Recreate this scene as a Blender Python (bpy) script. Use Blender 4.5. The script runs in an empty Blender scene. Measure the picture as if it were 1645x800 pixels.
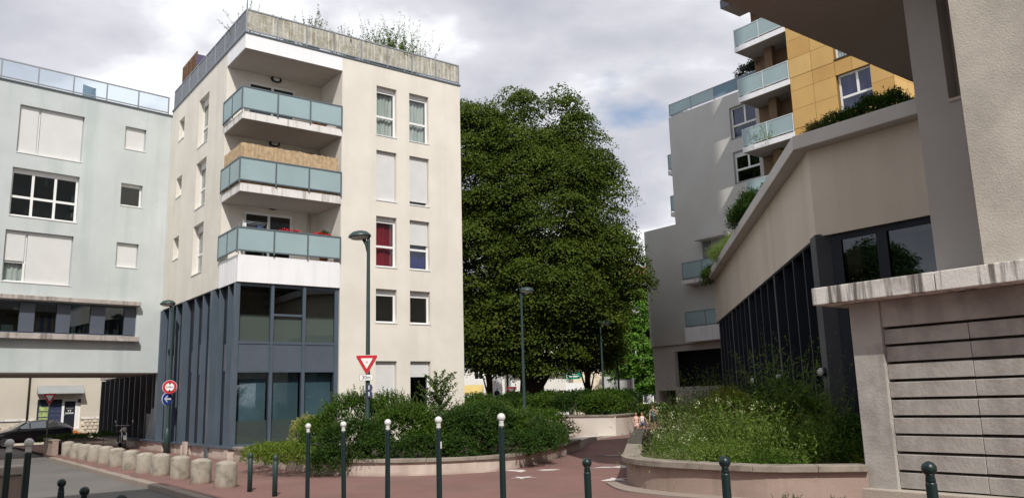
import bpy, bmesh, math, random
import numpy as np
from mathutils import Vector, Matrix

sc = bpy.context.scene
col = sc.collection
R = math.radians
random.seed(7)
rng = np.random.default_rng(11)

# ------------------------------------------------------------------ camera
CAM_H = 1.75
cam_d = bpy.data.cameras.new("camera")
cam = bpy.data.objects.new("camera", cam_d)
col.objects.link(cam)
cam_d.sensor_fit = 'HORIZONTAL'
cam_d.sensor_width = 36.0
cam_d.lens = 36.0 * 1287.36 / 1645.0
cam_d.clip_start = 0.1
cam_d.clip_end = 3000
_p, _r = R(10.577), R(-1.6065)
fw = Vector((0, math.cos(_p), math.sin(_p)))
up0 = Vector((0, -math.sin(_p), math.cos(_p)))
rt0 = Vector((1, 0, 0))
rt = math.cos(_r) * rt0 + math.sin(_r) * up0
up = -math.sin(_r) * rt0 + math.cos(_r) * up0
cam.matrix_world = Matrix(((rt.x, up.x, -fw.x, 0), (rt.y, up.y, -fw.y, 0), (rt.z, up.z, -fw.z, CAM_H), (0, 0, 0, 1)))
sc.camera = cam

# ------------------------------------------------------------------ sun and sky
SUN = Vector((0.17, -0.94, 1.0)).normalized()           # towards the sun
elev = math.asin(SUN.z)
sun_d = bpy.data.lights.new("sun", 'SUN')
sun_d.energy = 4.1
sun_d.angle = R(0.53)
sun_d.color = (1.0, 0.96, 0.895)
sun = bpy.data.objects.new("sun", sun_d)
col.objects.link(sun)
sun.rotation_euler = SUN.to_track_quat('Z', 'Y').to_euler()

world = bpy.data.worlds.new("World")
sc.world = world
world.use_nodes = True
wn, wl = world.node_tree.nodes, world.node_tree.links
wn.clear()
wo = wn.new('ShaderNodeOutputWorld')
bg = wn.new('ShaderNodeBackground')
bg.inputs['Strength'].default_value = 0.14
wl.new(bg.outputs[0], wo.inputs[0])
sky = wn.new('ShaderNodeTexSky')
sky.sky_type = 'NISHITA'
sky.sun_disc = False
sky.sun_elevation = elev
sky.sun_rotation = math.atan2(SUN.x, SUN.y)
tc = wn.new('ShaderNodeTexCoord')
sep = wn.new('ShaderNodeSeparateXYZ')
wl.new(tc.outputs['Generated'], sep.inputs[0])

def wmath(op, a, b=None, clamp=False):
    n = wn.new('ShaderNodeMath'); n.operation = op; n.use_clamp = clamp
    for i, s in enumerate((a, b)):
        if s is None: continue
        if isinstance(s, (int, float)): n.inputs[i].default_value = s
        else: wl.new(s, n.inputs[i])
    return n.outputs[0]
zc = wmath('ADD', wmath('MAXIMUM', sep.outputs[2], 0.0), 0.22)
px_ = wmath('DIVIDE', sep.outputs[0], zc)
py_ = wmath('DIVIDE', sep.outputs[1], zc)
cmb = wn.new('ShaderNodeCombineXYZ')
wl.new(px_, cmb.inputs[0]); wl.new(py_, cmb.inputs[1])

def wnoise(scale, detail, off, rough=0.55, dist=0.0):
    mp = wn.new('ShaderNodeMapping'); mp.inputs['Location'].default_value = off
    wl.new(cmb.outputs[0], mp.inputs[0])
    n = wn.new('ShaderNodeTexNoise'); n.inputs['Scale'].default_value = scale
    n.inputs['Detail'].default_value = detail; n.inputs['Roughness'].default_value = rough
    n.inputs['Distortion'].default_value = dist
    wl.new(mp.outputs[0], n.inputs[0])
    return n.outputs[0]

def wramp(src, stops):
    r = wn.new('ShaderNodeValToRGB')
    e = r.color_ramp.elements
    e[0].position, e[0].color = stops[0][0], (*stops[0][1], 1)
    e[1].position, e[1].color = stops[1][0], (*stops[1][1], 1)
    for p_, c_ in stops[2:]:
        k = e.new(p_); k.color = (*c_, 1)
    wl.new(src, r.inputs[0])
    return r.outputs[0]
SKY_OFF = (3.1, 1.7, 0.0)
big = wnoise(1.35, 7, SKY_OFF, 0.52, 0.25)
fine = wnoise(3.4, 6, (9.2, 4.1, 2.0), 0.5, 0.15)
dens = wmath('ADD', wmath('MULTIPLY', big, 0.72), wmath('MULTIPLY', fine, 0.28))
# cloud body: lavender grey undersides to bright sunlit heads
ccol = wramp(dens, [(0.41, (3.8, 3.9, 4.45)), (0.465, (4.5, 4.55, 5.05)), (0.52, (5.5, 5.55, 5.95)), (0.57, (8.0, 8.1, 8.4))])
cover = wramp(wnoise(1.3, 6, (5.3, 0.2, 4.0)), [(0.27, (0.0, 0.0, 0.0)), (0.36, (1, 1, 1))])
mix = wn.new('ShaderNodeMixRGB')
wl.new(cover, mix.inputs[0]); wl.new(sky.outputs[0], mix.inputs[1]); wl.new(ccol, mix.inputs[2])
wl.new(mix.outputs[0], bg.inputs['Color'])

vs = sc.view_settings
vs.view_transform = 'Standard'; vs.look = 'None'; vs.exposure = 0.0; vs.gamma = 1.0; vs.use_curve_mapping = False
sc.render.engine = 'CYCLES'
cy = sc.cycles
cy.use_denoising = True
try: cy.denoiser = 'OPENIMAGEDENOISE'
except Exception: pass
cy.max_bounces = 8; cy.diffuse_bounces = 3; cy.glossy_bounces = 4; cy.transmission_bounces = 4; cy.transparent_max_bounces = 10
cy.sample_clamp_indirect = 6.0
cy.caustics_reflective = False; cy.caustics_refractive = False

# ------------------------------------------------------------------ frames
YAW = R(37.339)
U = Vector((math.cos(YAW), math.sin(YAW), 0)); V = Vector((-math.sin(YAW), math.cos(YAW), 0))
def W(a, b, z=0.0): return U * a + V * b + Vector((0, 0, z))
def g(P):                                                   # the forecourt rises a little towards the viewer
    return 0.035 * max(0.0, 13.0 - P[1]) if P[1] > -6 else 0.035 * 19.0

# ------------------------------------------------------------------ materials
MAT = {}
def N(nt, t, **k):
    n = nt.nodes.new(t)
    for a, v_ in k.items(): setattr(n, a, v_)
    return n
def material(name, base, rough=0.8, var=0.08, scale=3.0, bump=0.0, bscale=60.0, metal=0.0, spec=0.3, stain=None, specks=0.0, blotch=None, streak=None, coat=0.0, foot=None):
    """plain principled surface with value variation, grain relief and optional dirt"""
    m = bpy.data.materials.new(name); m.use_nodes = True
    nt = m.node_tree; L = nt.links
    b = nt.nodes['Principled BSDF']
    b.inputs['Roughness'].default_value = rough; b.inputs['Metallic'].default_value = metal
    b.inputs['Specular IOR Level'].default_value = spec
    if coat: b.inputs['Coat Weight'].default_value = coat
    t = N(nt, 'ShaderNodeTexCoord')
    n1 = N(nt, 'ShaderNodeTexNoise'); n1.inputs['Scale'].default_value = scale; n1.inputs['Detail'].default_value = 6
    L.new(t.outputs['Object'], n1.inputs[0])
    mr = N(nt, 'ShaderNodeMapRange'); mr.inputs[1].default_value = 0.3; mr.inputs[2].default_value = 0.7
    mr.inputs[3].default_value = 1 - var; mr.inputs[4].default_value = 1 + var
    L.new(n1.outputs[0], mr.inputs[0])
    mul = N(nt, 'ShaderNodeMixRGB', blend_type='MULTIPLY'); mul.inputs[0].default_value = 1
    mul.inputs[1].default_value = (*base, 1)
    L.new(mr.outputs[0], mul.inputs[2])
    c = mul.outputs[0]
    def over(fac, colr, c):
        x = N(nt, 'ShaderNodeMixRGB'); L.new(fac, x.inputs[0]); L.new(c, x.inputs[1]); x.inputs[2].default_value = (*colr, 1)
        return x.outputs[0]
    def masked(scale_vec, lo, hi, amt, detail=5, rough_=0.6, off=(0, 0, 0)):
        mp = N(nt, 'ShaderNodeMapping'); mp.inputs['Scale'].default_value = scale_vec; mp.inputs['Location'].default_value = off
        L.new(t.outputs['Object'], mp.inputs[0])
        k = N(nt, 'ShaderNodeTexNoise'); k.inputs['Scale'].default_value = 1; k.inputs['Detail'].default_value = detail; k.inputs['Roughness'].default_value = rough_
        L.new(mp.outputs[0], k.inputs[0])
        q = N(nt, 'ShaderNodeMapRange'); q.inputs[1].default_value = lo; q.inputs[2].default_value = hi; q.inputs[3].default_value = 0; q.inputs[4].default_value = amt
        L.new(k.outputs[0], q.inputs[0])
        return q.outputs[0]
    if stain:  c = over(masked((stain[1],) * 3, 0.47, 0.66, stain[2]), stain[0], c)
    if foot:   # splashed dirt near the ground
        sx = N(nt, 'ShaderNodeSeparateXYZ'); L.new(t.outputs['Object'], sx.inputs[0])
        ad = N(nt, 'ShaderNodeMath', operation='MULTIPLY_ADD'); ad.inputs[1].default_value = 0.35; L.new(n1.outputs[0], ad.inputs[0]); L.new(sx.outputs[2], ad.inputs[2])
        q = N(nt, 'ShaderNodeMapRange'); q.inputs[1].default_value = 0.16; q.inputs[2].default_value = 0.16 + foot[1]; q.inputs[3].default_value = foot[2]; q.inputs[4].default_value = 0
        L.new(ad.outputs[0], q.inputs[0]); c = over(q.outputs[0], foot[0], c)
    if streak: c = over(masked((streak[1], streak[1], streak[1] * 0.07), 0.5, 0.66, streak[2], 4), streak[0], c)
    if blotch: c = over(masked((blotch[1],) * 3, blotch[3], blotch[4], blotch[2], 6, 0.65, (4, 7, 1)), blotch[0], c)
    if specks:      # scuffs and pits gathered in patches
        pm = N(nt, 'ShaderNodeMath', operation='MULTIPLY')
        L.new(masked((3.1, 3.1, 5.5), 0.60, 0.70, specks * 0.9, 8, 0.72), pm.inputs[0]); L.new(masked((0.35, 0.35, 0.5), 0.5, 0.62, 1.0, 3, 0.6, (2, 5, 3)), pm.inputs[1])
        c = over(pm.outputs[0], tuple(x * 0.5 for x in base), c)
    L.new(c, b.inputs['Base Color'])
    if bump:
        n2 = N(nt, 'ShaderNodeTexNoise'); n2.inputs['Scale'].default_value = bscale; n2.inputs['Detail'].default_value = 8; n2.inputs['Roughness'].default_value = 0.65
        L.new(t.outputs['Object'], n2.inputs[0])
        bp = N(nt, 'ShaderNodeBump'); bp.inputs['Strength'].default_value = bump; bp.inputs['Distance'].default_value = 0.02
        L.new(n2.outputs[0], bp.inputs['Height']); L.new(bp.outputs[0], b.inputs['Normal'])
    MAT[name] = m
    return m

def glass(name, tint, refl=0.08, rough=0.0):
    m = bpy.data.materials.new(name); m.use_nodes = True
    nt = m.node_tree; L = nt.links; nt.nodes.clear()
    o = N(nt, 'ShaderNodeOutputMaterial'); mx = N(nt, 'ShaderNodeMixShader')
    tr = N(nt, 'ShaderNodeBsdfTransparent'); tr.inputs[0].default_value = (*tint, 1)
    gl = N(nt, 'ShaderNodeBsdfGlossy'); gl.inputs['Roughness'].default_value = rough; gl.inputs[0].default_value = (0.9, 0.95, 0.97, 1)
    lw = N(nt, 'ShaderNodeLayerWeight'); lw.inputs[0].default_value = 0.5
    pw = N(nt, 'ShaderNodeMath', operation='POWER'); pw.inputs[1].default_value = 4.0; L.new(lw.outputs['Facing'], pw.inputs[0])
    ad = N(nt, 'ShaderNodeMath', operation='MULTIPLY_ADD', use_clamp=True); ad.inputs[1].default_value = 0.9; ad.inputs[2].default_value = refl
    L.new(pw.outputs[0], ad.inputs[0]); L.new(ad.outputs[0], mx.inputs[0])
    t = N(nt, 'ShaderNodeTexCoord'); nz = N(nt, 'ShaderNodeTexNoise'); nz.inputs['Scale'].default_value = 0.7
    bp = N(nt, 'ShaderNodeBump'); bp.inputs['Strength'].default_value = 0.03; bp.inputs['Distance'].default_value = 0.05
    L.new(t.outputs['Object'], nz.inputs[0]); L.new(nz.outputs[0], bp.inputs['Height']); L.new(bp.outputs[0], gl.inputs['Normal'])
    L.new(tr.outputs[0], mx.inputs[1]); L.new(gl.outputs[0], mx.inputs[2]); L.new(mx.outputs[0], o.inputs[0])
    MAT[name] = m
    return m

def frosted(name, base, trans=0.35):
    m = bpy.data.materials.new(name); m.use_nodes = True
    nt = m.node_tree; L = nt.links
    b = nt.nodes['Principled BSDF']; o = nt.nodes['Material Output']
    b.inputs['Base Color'].default_value = (*base, 1); b.inputs['Roughness'].default_value = 0.18; b.inputs['Specular IOR Level'].default_value = 0.6
    t = N(nt, 'ShaderNodeTexCoord'); nz = N(nt, 'ShaderNodeTexNoise'); nz.inputs['Scale'].default_value = 0.9
    mr = N(nt, 'ShaderNodeMapRange'); mr.inputs[3].default_value = 0.86; mr.inputs[4].default_value = 1.1
    ml = N(nt, 'ShaderNodeMixRGB', blend_type='MULTIPLY'); ml.inputs[0].default_value = 1; ml.inputs[1].default_value = (*base, 1)
    L.new(t.outputs['Object'], nz.inputs[0]); L.new(nz.outputs[0], mr.inputs[0]); L.new(mr.outputs[0], ml.inputs[2]); L.new(ml.outputs[0], b.inputs['Base Color'])
    tl = N(nt, 'ShaderNodeBsdfTranslucent'); tl.inputs[0].default_value = (*base, 1)
    mx = N(nt, 'ShaderNodeMixShader'); mx.inputs[0].default_value = trans
    L.new(b.outputs[0], mx.inputs[1]); L.new(tl.outputs[0], mx.inputs[2]); L.new(mx.outputs[0], o.inputs[0])
    MAT[name] = m
    return m

def leaf(name, c1, c2, trans=0.35, rough=0.5, spec=0.3):
    """foliage: each leaf gets its own shade between two colours"""
    m = bpy.data.materials.new(name); m.use_nodes = True
    nt = m.node_tree; L = nt.links
    b = nt.nodes['Principled BSDF']; o = nt.nodes['Material Output']
    b.inputs['Roughness'].default_value = rough; b.inputs['Specular IOR Level'].default_value = spec
    ge = N(nt, 'ShaderNodeNewGeometry')
    t = N(nt, 'ShaderNodeTexCoord'); nz = N(nt, 'ShaderNodeTexNoise'); nz.inputs['Scale'].default_value = 0.9; nz.inputs['Detail'].default_value = 3
    L.new(t.outputs['Object'], nz.inputs[0])
    a = N(nt, 'ShaderNodeMath', operation='MULTIPLY_ADD'); a.inputs[1].default_value = 0.55; L.new(ge.outputs['Random Per Island'], a.inputs[0])
    s = N(nt, 'ShaderNodeMath', operation='MULTIPLY_ADD'); s.inputs[1].default_value = 1.2; s.inputs[2].default_value = -0.37
    L.new(nz.outputs[0], s.inputs[0]); L.new(s.outputs[0], a.inputs[2])
    mx = N(nt, 'ShaderNodeMixRGB'); mx.use_clamp = True
    L.new(a.outputs[0], mx.inputs[0]); mx.inputs[1].default_value = (*c1, 1); mx.inputs[2].default_value = (*c2, 1)
    L.new(mx.outputs[0], b.inputs['Base Color'])
    tl = N(nt, 'ShaderNodeBsdfTranslucent')
    br = N(nt, 'ShaderNodeMixRGB', blend_type='MULTIPLY'); br.inputs[0].default_value = 1; br.inputs[2].default_value = (1.3, 1.5, 0.6, 1)
    L.new(mx.outputs[0], br.inputs[1]); L.new(br.outputs[0], tl.inputs[0])
    ms = N(nt, 'ShaderNodeMixShader'); ms.inputs[0].default_value = trans
    L.new(b.outputs[0], ms.inputs[1]); L.new(tl.outputs[0], ms.inputs[2]); L.new(ms.outputs[0], o.inputs[0])
    MAT[name] = m
    return m

material('cream_stucco', (0.725, 0.685, 0.615), 0.9, 0.05, 0.8, 0.35, 38, specks=0.45, stain=((0.62, 0.57, 0.50), 0.5, 0.4), streak=((0.60, 0.56, 0.49), 1.2, 0.4))
material('green_stucco', (0.505, 0.54, 0.54), 0.9, 0.06, 0.8, 0.3, 38, specks=0.6, streak=((0.39, 0.45, 0.44), 1.6, 0.45), stain=((0.60, 0.65, 0.64), 0.35, 0.5))
material('grey_stucco', (0.53, 0.52, 0.50), 0.9, 0.05, 0.6, 0.2, 40, specks=0.15)
material('light_grey_stucco', (0.56, 0.54, 0.52), 0.9, 0.05, 0.6, 0.2, 40)
material('dark_grey_stucco', (0.33, 0.32, 0.31), 0.9, 0.05, 0.8, 0.3, 40)
material('beige_stucco', (0.63, 0.565, 0.475), 0.9, 0.05, 0.5, 0.25, 40, streak=((0.42, 0.37, 0.30), 0.8, 0.22), specks=0.2)
material('rough_render', (0.54, 0.50, 0.44), 0.95, 0.08, 1.2, 0.55, 34, stain=((0.22, 0.2, 0.17), 0.9, 0.35), specks=0.5)
material('shop_stucco', (0.55, 0.50, 0.42), 0.9, 0.06, 0.7, 0.2, 40)
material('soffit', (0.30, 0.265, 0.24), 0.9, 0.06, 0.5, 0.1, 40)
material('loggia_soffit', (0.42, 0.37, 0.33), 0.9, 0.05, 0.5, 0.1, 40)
material('white_panel', (0.83, 0.83, 0.85), 0.45, 0.03, 1.0, streak=((0.66, 0.66, 0.66), 3.0, 0.35))
material('pale_render', (0.62, 0.57, 0.51), 0.9, 0.06, 1.0, 0.2, 40, stain=((0.45, 0.36, 0.29), 0.8, 0.5))
material('white_concrete', (0.72, 0.70, 0.68), 0.8, 0.06, 1.5, streak=((0.35, 0.32, 0.29), 5.0, 0.75))
material('window_white', (0.80, 0.80, 0.79), 0.4, 0.02, 3)
material('shutter_white', (0.70, 0.70, 0.69), 0.5, 0.03, 2)
material('blue_metal', (0.075, 0.098, 0.128), 0.42, 0.10, 1.2, spec=0.5, streak=((0.06, 0.08, 0.10), 2.0, 0.4))
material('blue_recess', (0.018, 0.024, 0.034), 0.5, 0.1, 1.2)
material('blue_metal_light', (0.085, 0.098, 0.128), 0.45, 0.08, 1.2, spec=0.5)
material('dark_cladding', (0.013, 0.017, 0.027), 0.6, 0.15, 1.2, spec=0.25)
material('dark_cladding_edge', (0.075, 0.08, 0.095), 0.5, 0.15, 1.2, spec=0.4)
material('rail_grey', (0.30, 0.32, 0.34), 0.45, 0.05, 4, metal=0.3, spec=0.5)
material('rail_dark', (0.12, 0.15, 0.17), 0.45, 0.05, 4, metal=0.2, spec=0.5)
material('rail_pale', (0.55, 0.60, 0.62), 0.4, 0.05, 4, spec=0.5)
material('weathered_reed', (0.40, 0.385, 0.33), 0.95, 0.2, 9, 0.5, 60, stain=((0.18, 0.15, 0.08), 2.2, 0.75), streak=((0.70, 0.69, 0.64), 9.0, 0.7))
material('grey_mesh_panel', (0.21, 0.225, 0.25), 0.8, 0.25, 14, 0.4, 80, streak=((0.13, 0.14, 0.16), 12.0, 0.5))
material('reed', (0.50, 0.37, 0.23), 0.9, 0.25, 6, 0.4, 40, streak=((0.30, 0.20, 0.11), 14.0, 0.8))
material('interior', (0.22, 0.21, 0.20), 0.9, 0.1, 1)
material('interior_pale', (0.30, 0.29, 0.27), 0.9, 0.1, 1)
material('film_green', (0.175, 0.195, 0.185), 0.5, 0.08, 0.6)
material('curtain_blue', (0.135, 0.22, 0.265), 0.7, 0.35, 0.6, streak=((0.19, 0.29, 0.34), 2.0, 0.5))
material('curtain_white', (0.80, 0.81, 0.79), 0.9, 0.05, 2, streak=((0.48, 0.52, 0.51), 6.0, 0.7))
material('curtain_red', (0.36, 0.02, 0.045), 0.9, 0.1, 2, streak=((0.22, 0.01, 0.03), 8.0, 0.7))
material('curtain_navy', (0.05, 0.05, 0.24), 0.9, 0.1, 2, streak=((0.2, 0.22, 0.4), 3.0, 0.25))
material('pink_concrete', (0.53, 0.44, 0.385), 0.9, 0.09, 1.2, 0.35, 30, stain=((0.36, 0.28, 0.23), 1.4, 0.5), streak=((0.36, 0.29, 0.25), 2.5, 0.6), foot=((0.26, 0.18, 0.15), 0.10, 0.6))
material('planter_dark', (0.34, 0.255, 0.215), 0.9, 0.1, 1.2, 0.35, 30, stain=((0.22, 0.17, 0.14), 1.0, 0.5), streak=((0.20, 0.16, 0.13), 2.5, 0.4))
material('coping_stone', (0.27, 0.235, 0.195), 0.95, 0.14, 2.5, 0.6, 24, stain=((0.13, 0.11, 0.09), 2.4, 0.6))
material('concrete', (0.42, 0.37, 0.315), 0.9, 0.1, 2.0, 0.5, 26, stain=((0.26, 0.23, 0.19), 2.0, 0.5), specks=0.3)
material('bollard_concrete', (0.33, 0.295, 0.245), 0.9, 0.16, 3.0, 0.6, 26, stain=((0.13, 0.115, 0.095), 2.6, 0.9), specks=0.6, foot=((0.27, 0.17, 0.13), 0.12, 0.7))
material('louvre_concrete', (0.405, 0.385, 0.355), 0.92, 0.12, 1.6, 0.45, 22, stain=((0.20, 0.18, 0.165), 1.3, 0.7), streak=((0.25, 0.23, 0.21), 2.0, 0.5), specks=0.35)
material('streaked_coping', (0.66, 0.635, 0.60), 0.9, 0.08, 2.0, 0.4, 24, streak=((0.15, 0.135, 0.12), 6.5, 1.25), blotch=((0.16, 0.14, 0.12), 1.1, 0.7, 0.55, 0.7))
material('ledge_concrete', (0.40, 0.36, 0.33), 0.9, 0.12, 3.0, 0.5, 24, streak=((0.14, 0.12, 0.11), 4.5, 0.8), blotch=((0.6, 0.57, 0.53), 2.5, 0.6, 0.55, 0.68))
material('kerb_stone', (0.29, 0.24, 0.205), 0.9, 0.1, 2.0, 0.4, 26, stain=((0.2, 0.15, 0.12), 2.0, 0.4))
material('asphalt', (0.145, 0.137, 0.128), 0.92, 0.10, 0.5, 0.5, 110, stain=((0.11, 0.105, 0.10), 0.3, 0.5), specks=0.25)
material('red_asphalt', (0.205, 0.114, 0.10), 0.92, 0.09, 0.45, 0.6, 110, specks=0.3, stain=((0.155, 0.098, 0.088), 0.55, 0.6), blotch=((0.235, 0.15, 0.135), 0.9, 0.45, 0.52, 0.7))
material('white_paint', (0.60, 0.56, 0.53), 0.8, 0.15, 6, blotch=((0.30, 0.2, 0.18), 5.0, 0.5, 0.52, 0.64))
material('iron', (0.10, 0.075, 0.07), 0.7, 0.2, 10, 0.3, 50)
material('green_paint', (0.007, 0.021, 0.021), 0.36, 0.08, 5, spec=0.45)
material('lamp_green', (0.022, 0.045, 0.043), 0.45, 0.08, 4, spec=0.5)
material('bollard_white', (0.66, 0.65, 0.64), 0.4, 0.04, 12, stain=((0.5, 0.48, 0.45), 14.0, 0.4))
material('lamp_lens', (0.55, 0.55, 0.52), 0.3, 0.05, 4)
material('sign_red', (0.50, 0.02, 0.03), 0.4, 0.05, 6, spec=0.5)
material('sign_white', (0.78, 0.78, 0.77), 0.4, 0.04, 6)
material('sign_black', (0.015, 0.015, 0.018), 0.5, 0.05, 6)
material('sign_blue', (0.03, 0.06, 0.33), 0.4, 0.05, 6)
material('sign_back', (0.22, 0.22, 0.22), 0.5, 0.08, 6, metal=0.4)
material('sign_navy', (0.05, 0.06, 0.13), 0.4, 0.1, 6)
material('sign_green', (0.0, 0.22, 0.13), 0.5, 0.05, 4)
material('yellow_tile', (0.57, 0.36, 0.125), 0.6, 0.06, 0.9, 0.08, 30, spec=0.4)
material('yellow_tile_pale', (0.61, 0.40, 0.15), 0.6, 0.06, 0.9, 0.08, 30, spec=0.4)
material('yellow_tile_deep', (0.53, 0.315, 0.10), 0.6, 0.07, 0.9, 0.08, 30, spec=0.4)
material('yellow_backing', (0.22, 0.12, 0.03), 0.8, 0.05, 1)
material('loggia_brown', (0.20, 0.13, 0.08), 0.9, 0.1, 1)
material('bark', (0.07, 0.055, 0.04), 0.95, 0.2, 5, 0.8, 20)
material('stem', (0.09, 0.10, 0.045), 0.8, 0.2, 5)
material('twig', (0.17, 0.14, 0.11), 0.9, 0.2, 5)
material('soil', (0.06, 0.045, 0.033), 0.95, 0.2, 3, 0.8, 20)
material('car_paint', (0.008, 0.009, 0.016), 0.25, 0.05, 2, spec=0.6, coat=0.8)
material('tyre', (0.015, 0.015, 0.016), 0.85, 0.1, 10)
material('chrome', (0.62, 0.62, 0.63), 0.22, 0.05, 6, metal=1.0)
material('alloy', (0.42, 0.42, 0.44), 0.35, 0.06, 6, metal=0.8)
material('black_plastic', (0.02, 0.02, 0.022), 0.6, 0.1, 6)
material('tank_grey', (0.16, 0.165, 0.17), 0.3, 0.05, 5, spec=0.6, coat=0.5)
material('orange_wood', (0.42, 0.16, 0.035), 0.75, 0.18, 4, 0.3, 30)
material('shop_navy', (0.035, 0.045, 0.095), 0.5, 0.1, 2)
material('awning_cloth', (0.27, 0.28, 0.28), 0.9, 0.06, 2)
material('poster_green', (0.34, 0.42, 0.16), 0.6, 0.4, 9)
material('rough_stone', (0.56, 0.50, 0.41), 0.95, 0.15, 3, 0.7, 14)
material('brick_red', (0.33, 0.15, 0.10), 0.9, 0.15, 4)
material('roof_tile', (0.30, 0.12, 0.07), 0.9, 0.2, 3)
material('facade_white', (0.66, 0.64, 0.60), 0.9, 0.06, 0.6)
material('facade_cream', (0.70, 0.60, 0.46), 0.9, 0.05, 0.6)
material('facade_grey', (0.42, 0.42, 0.42), 0.9, 0.06, 0.6)
material('awning_yellow', (0.46, 0.35, 0.12), 0.8, 0.1, 2)
material('pergola_wood', (0.20, 0.105, 0.055), 0.9, 0.2, 4)
material('purple_cloth', (0.10, 0.085, 0.15), 0.9, 0.1, 3)
material('terracotta', (0.35, 0.13, 0.06), 0.8, 0.1, 4)
material('flower_red', (0.60, 0.02, 0.03), 0.7, 0.15, 8)
material('flower_white', (0.42, 0.45, 0.28), 0.8, 0.1, 8)
material('book_mix', (0.45, 0.42, 0.36), 0.8, 0.35, 9)
material('skin', (0.52, 0.30, 0.21), 0.6, 0.05, 8)
material('hair_blond', (0.28, 0.16, 0.07), 0.7, 0.15, 10)
material('hair_brown', (0.08, 0.04, 0.02), 0.7, 0.15, 10)
material('cloth_white', (0.72, 0.70, 0.69), 0.9, 0.06, 8)
material('cloth_pink', (0.70, 0.48, 0.42), 0.9, 0.06, 8)
material('cloth_denim', (0.06, 0.09, 0.19), 0.9, 0.1, 8)
material('cloth_black', (0.03, 0.03, 0.035), 0.9, 0.1, 8)
glass('window_glass', (0.82, 0.85, 0.84), 0.05)
glass('dark_glass', (0.42, 0.46, 0.47), 0.09)
glass('shop_glass', (0.80, 0.83, 0.84), 0.08)
glass('rail_glass', (0.88, 0.92, 0.95), 0.03)
glass('car_glass', (0.18, 0.22, 0.22), 0.22)
frosted('balcony_glass', (0.52, 0.655, 0.68), 0.42)
frosted('balcony_glass_blue', (0.22, 0.36, 0.45), 0.30)
leaf('linden_leaf', (0.020, 0.042, 0.006), (0.105, 0.138, 0.017), 0.26, 0.6, 0.12)
leaf('bright_leaf', (0.055, 0.13, 0.015), (0.14, 0.27, 0.03), 0.4)
leaf('shrub_leaf', (0.030, 0.070, 0.010), (0.105, 0.175, 0.024), 0.30, 0.6, 0.12)
leaf('shrub_leaf_dark', (0.015, 0.042, 0.009), (0.060, 0.115, 0.020), 0.26, 0.6, 0.14)
leaf('shrub_leaf_light', (0.075, 0.125, 0.02), (0.19, 0.24, 0.040), 0.32, 0.6, 0.12)
leaf('variegated_leaf', (0.16, 0.18, 0.04), (0.46, 0.45, 0.17), 0.3)
leaf('herb_leaf', (0.075, 0.13, 0.025), (0.21, 0.285, 0.072), 0.36, 0.6, 0.12)
leaf('grey_herb_leaf', (0.12, 0.15, 0.06), (0.28, 0.31, 0.14), 0.3, 0.6, 0.12)
leaf('yellow_leaf', (0.11, 0.13, 0.012), (0.27, 0.27, 0.03), 0.35)
leaf('dry_leaf', (0.12, 0.10, 0.04), (0.24, 0.19, 0.08), 0.3)
leaf('conifer_leaf', (0.009, 0.020, 0.012), (0.028, 0.048, 0.022), 0.1)

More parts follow.
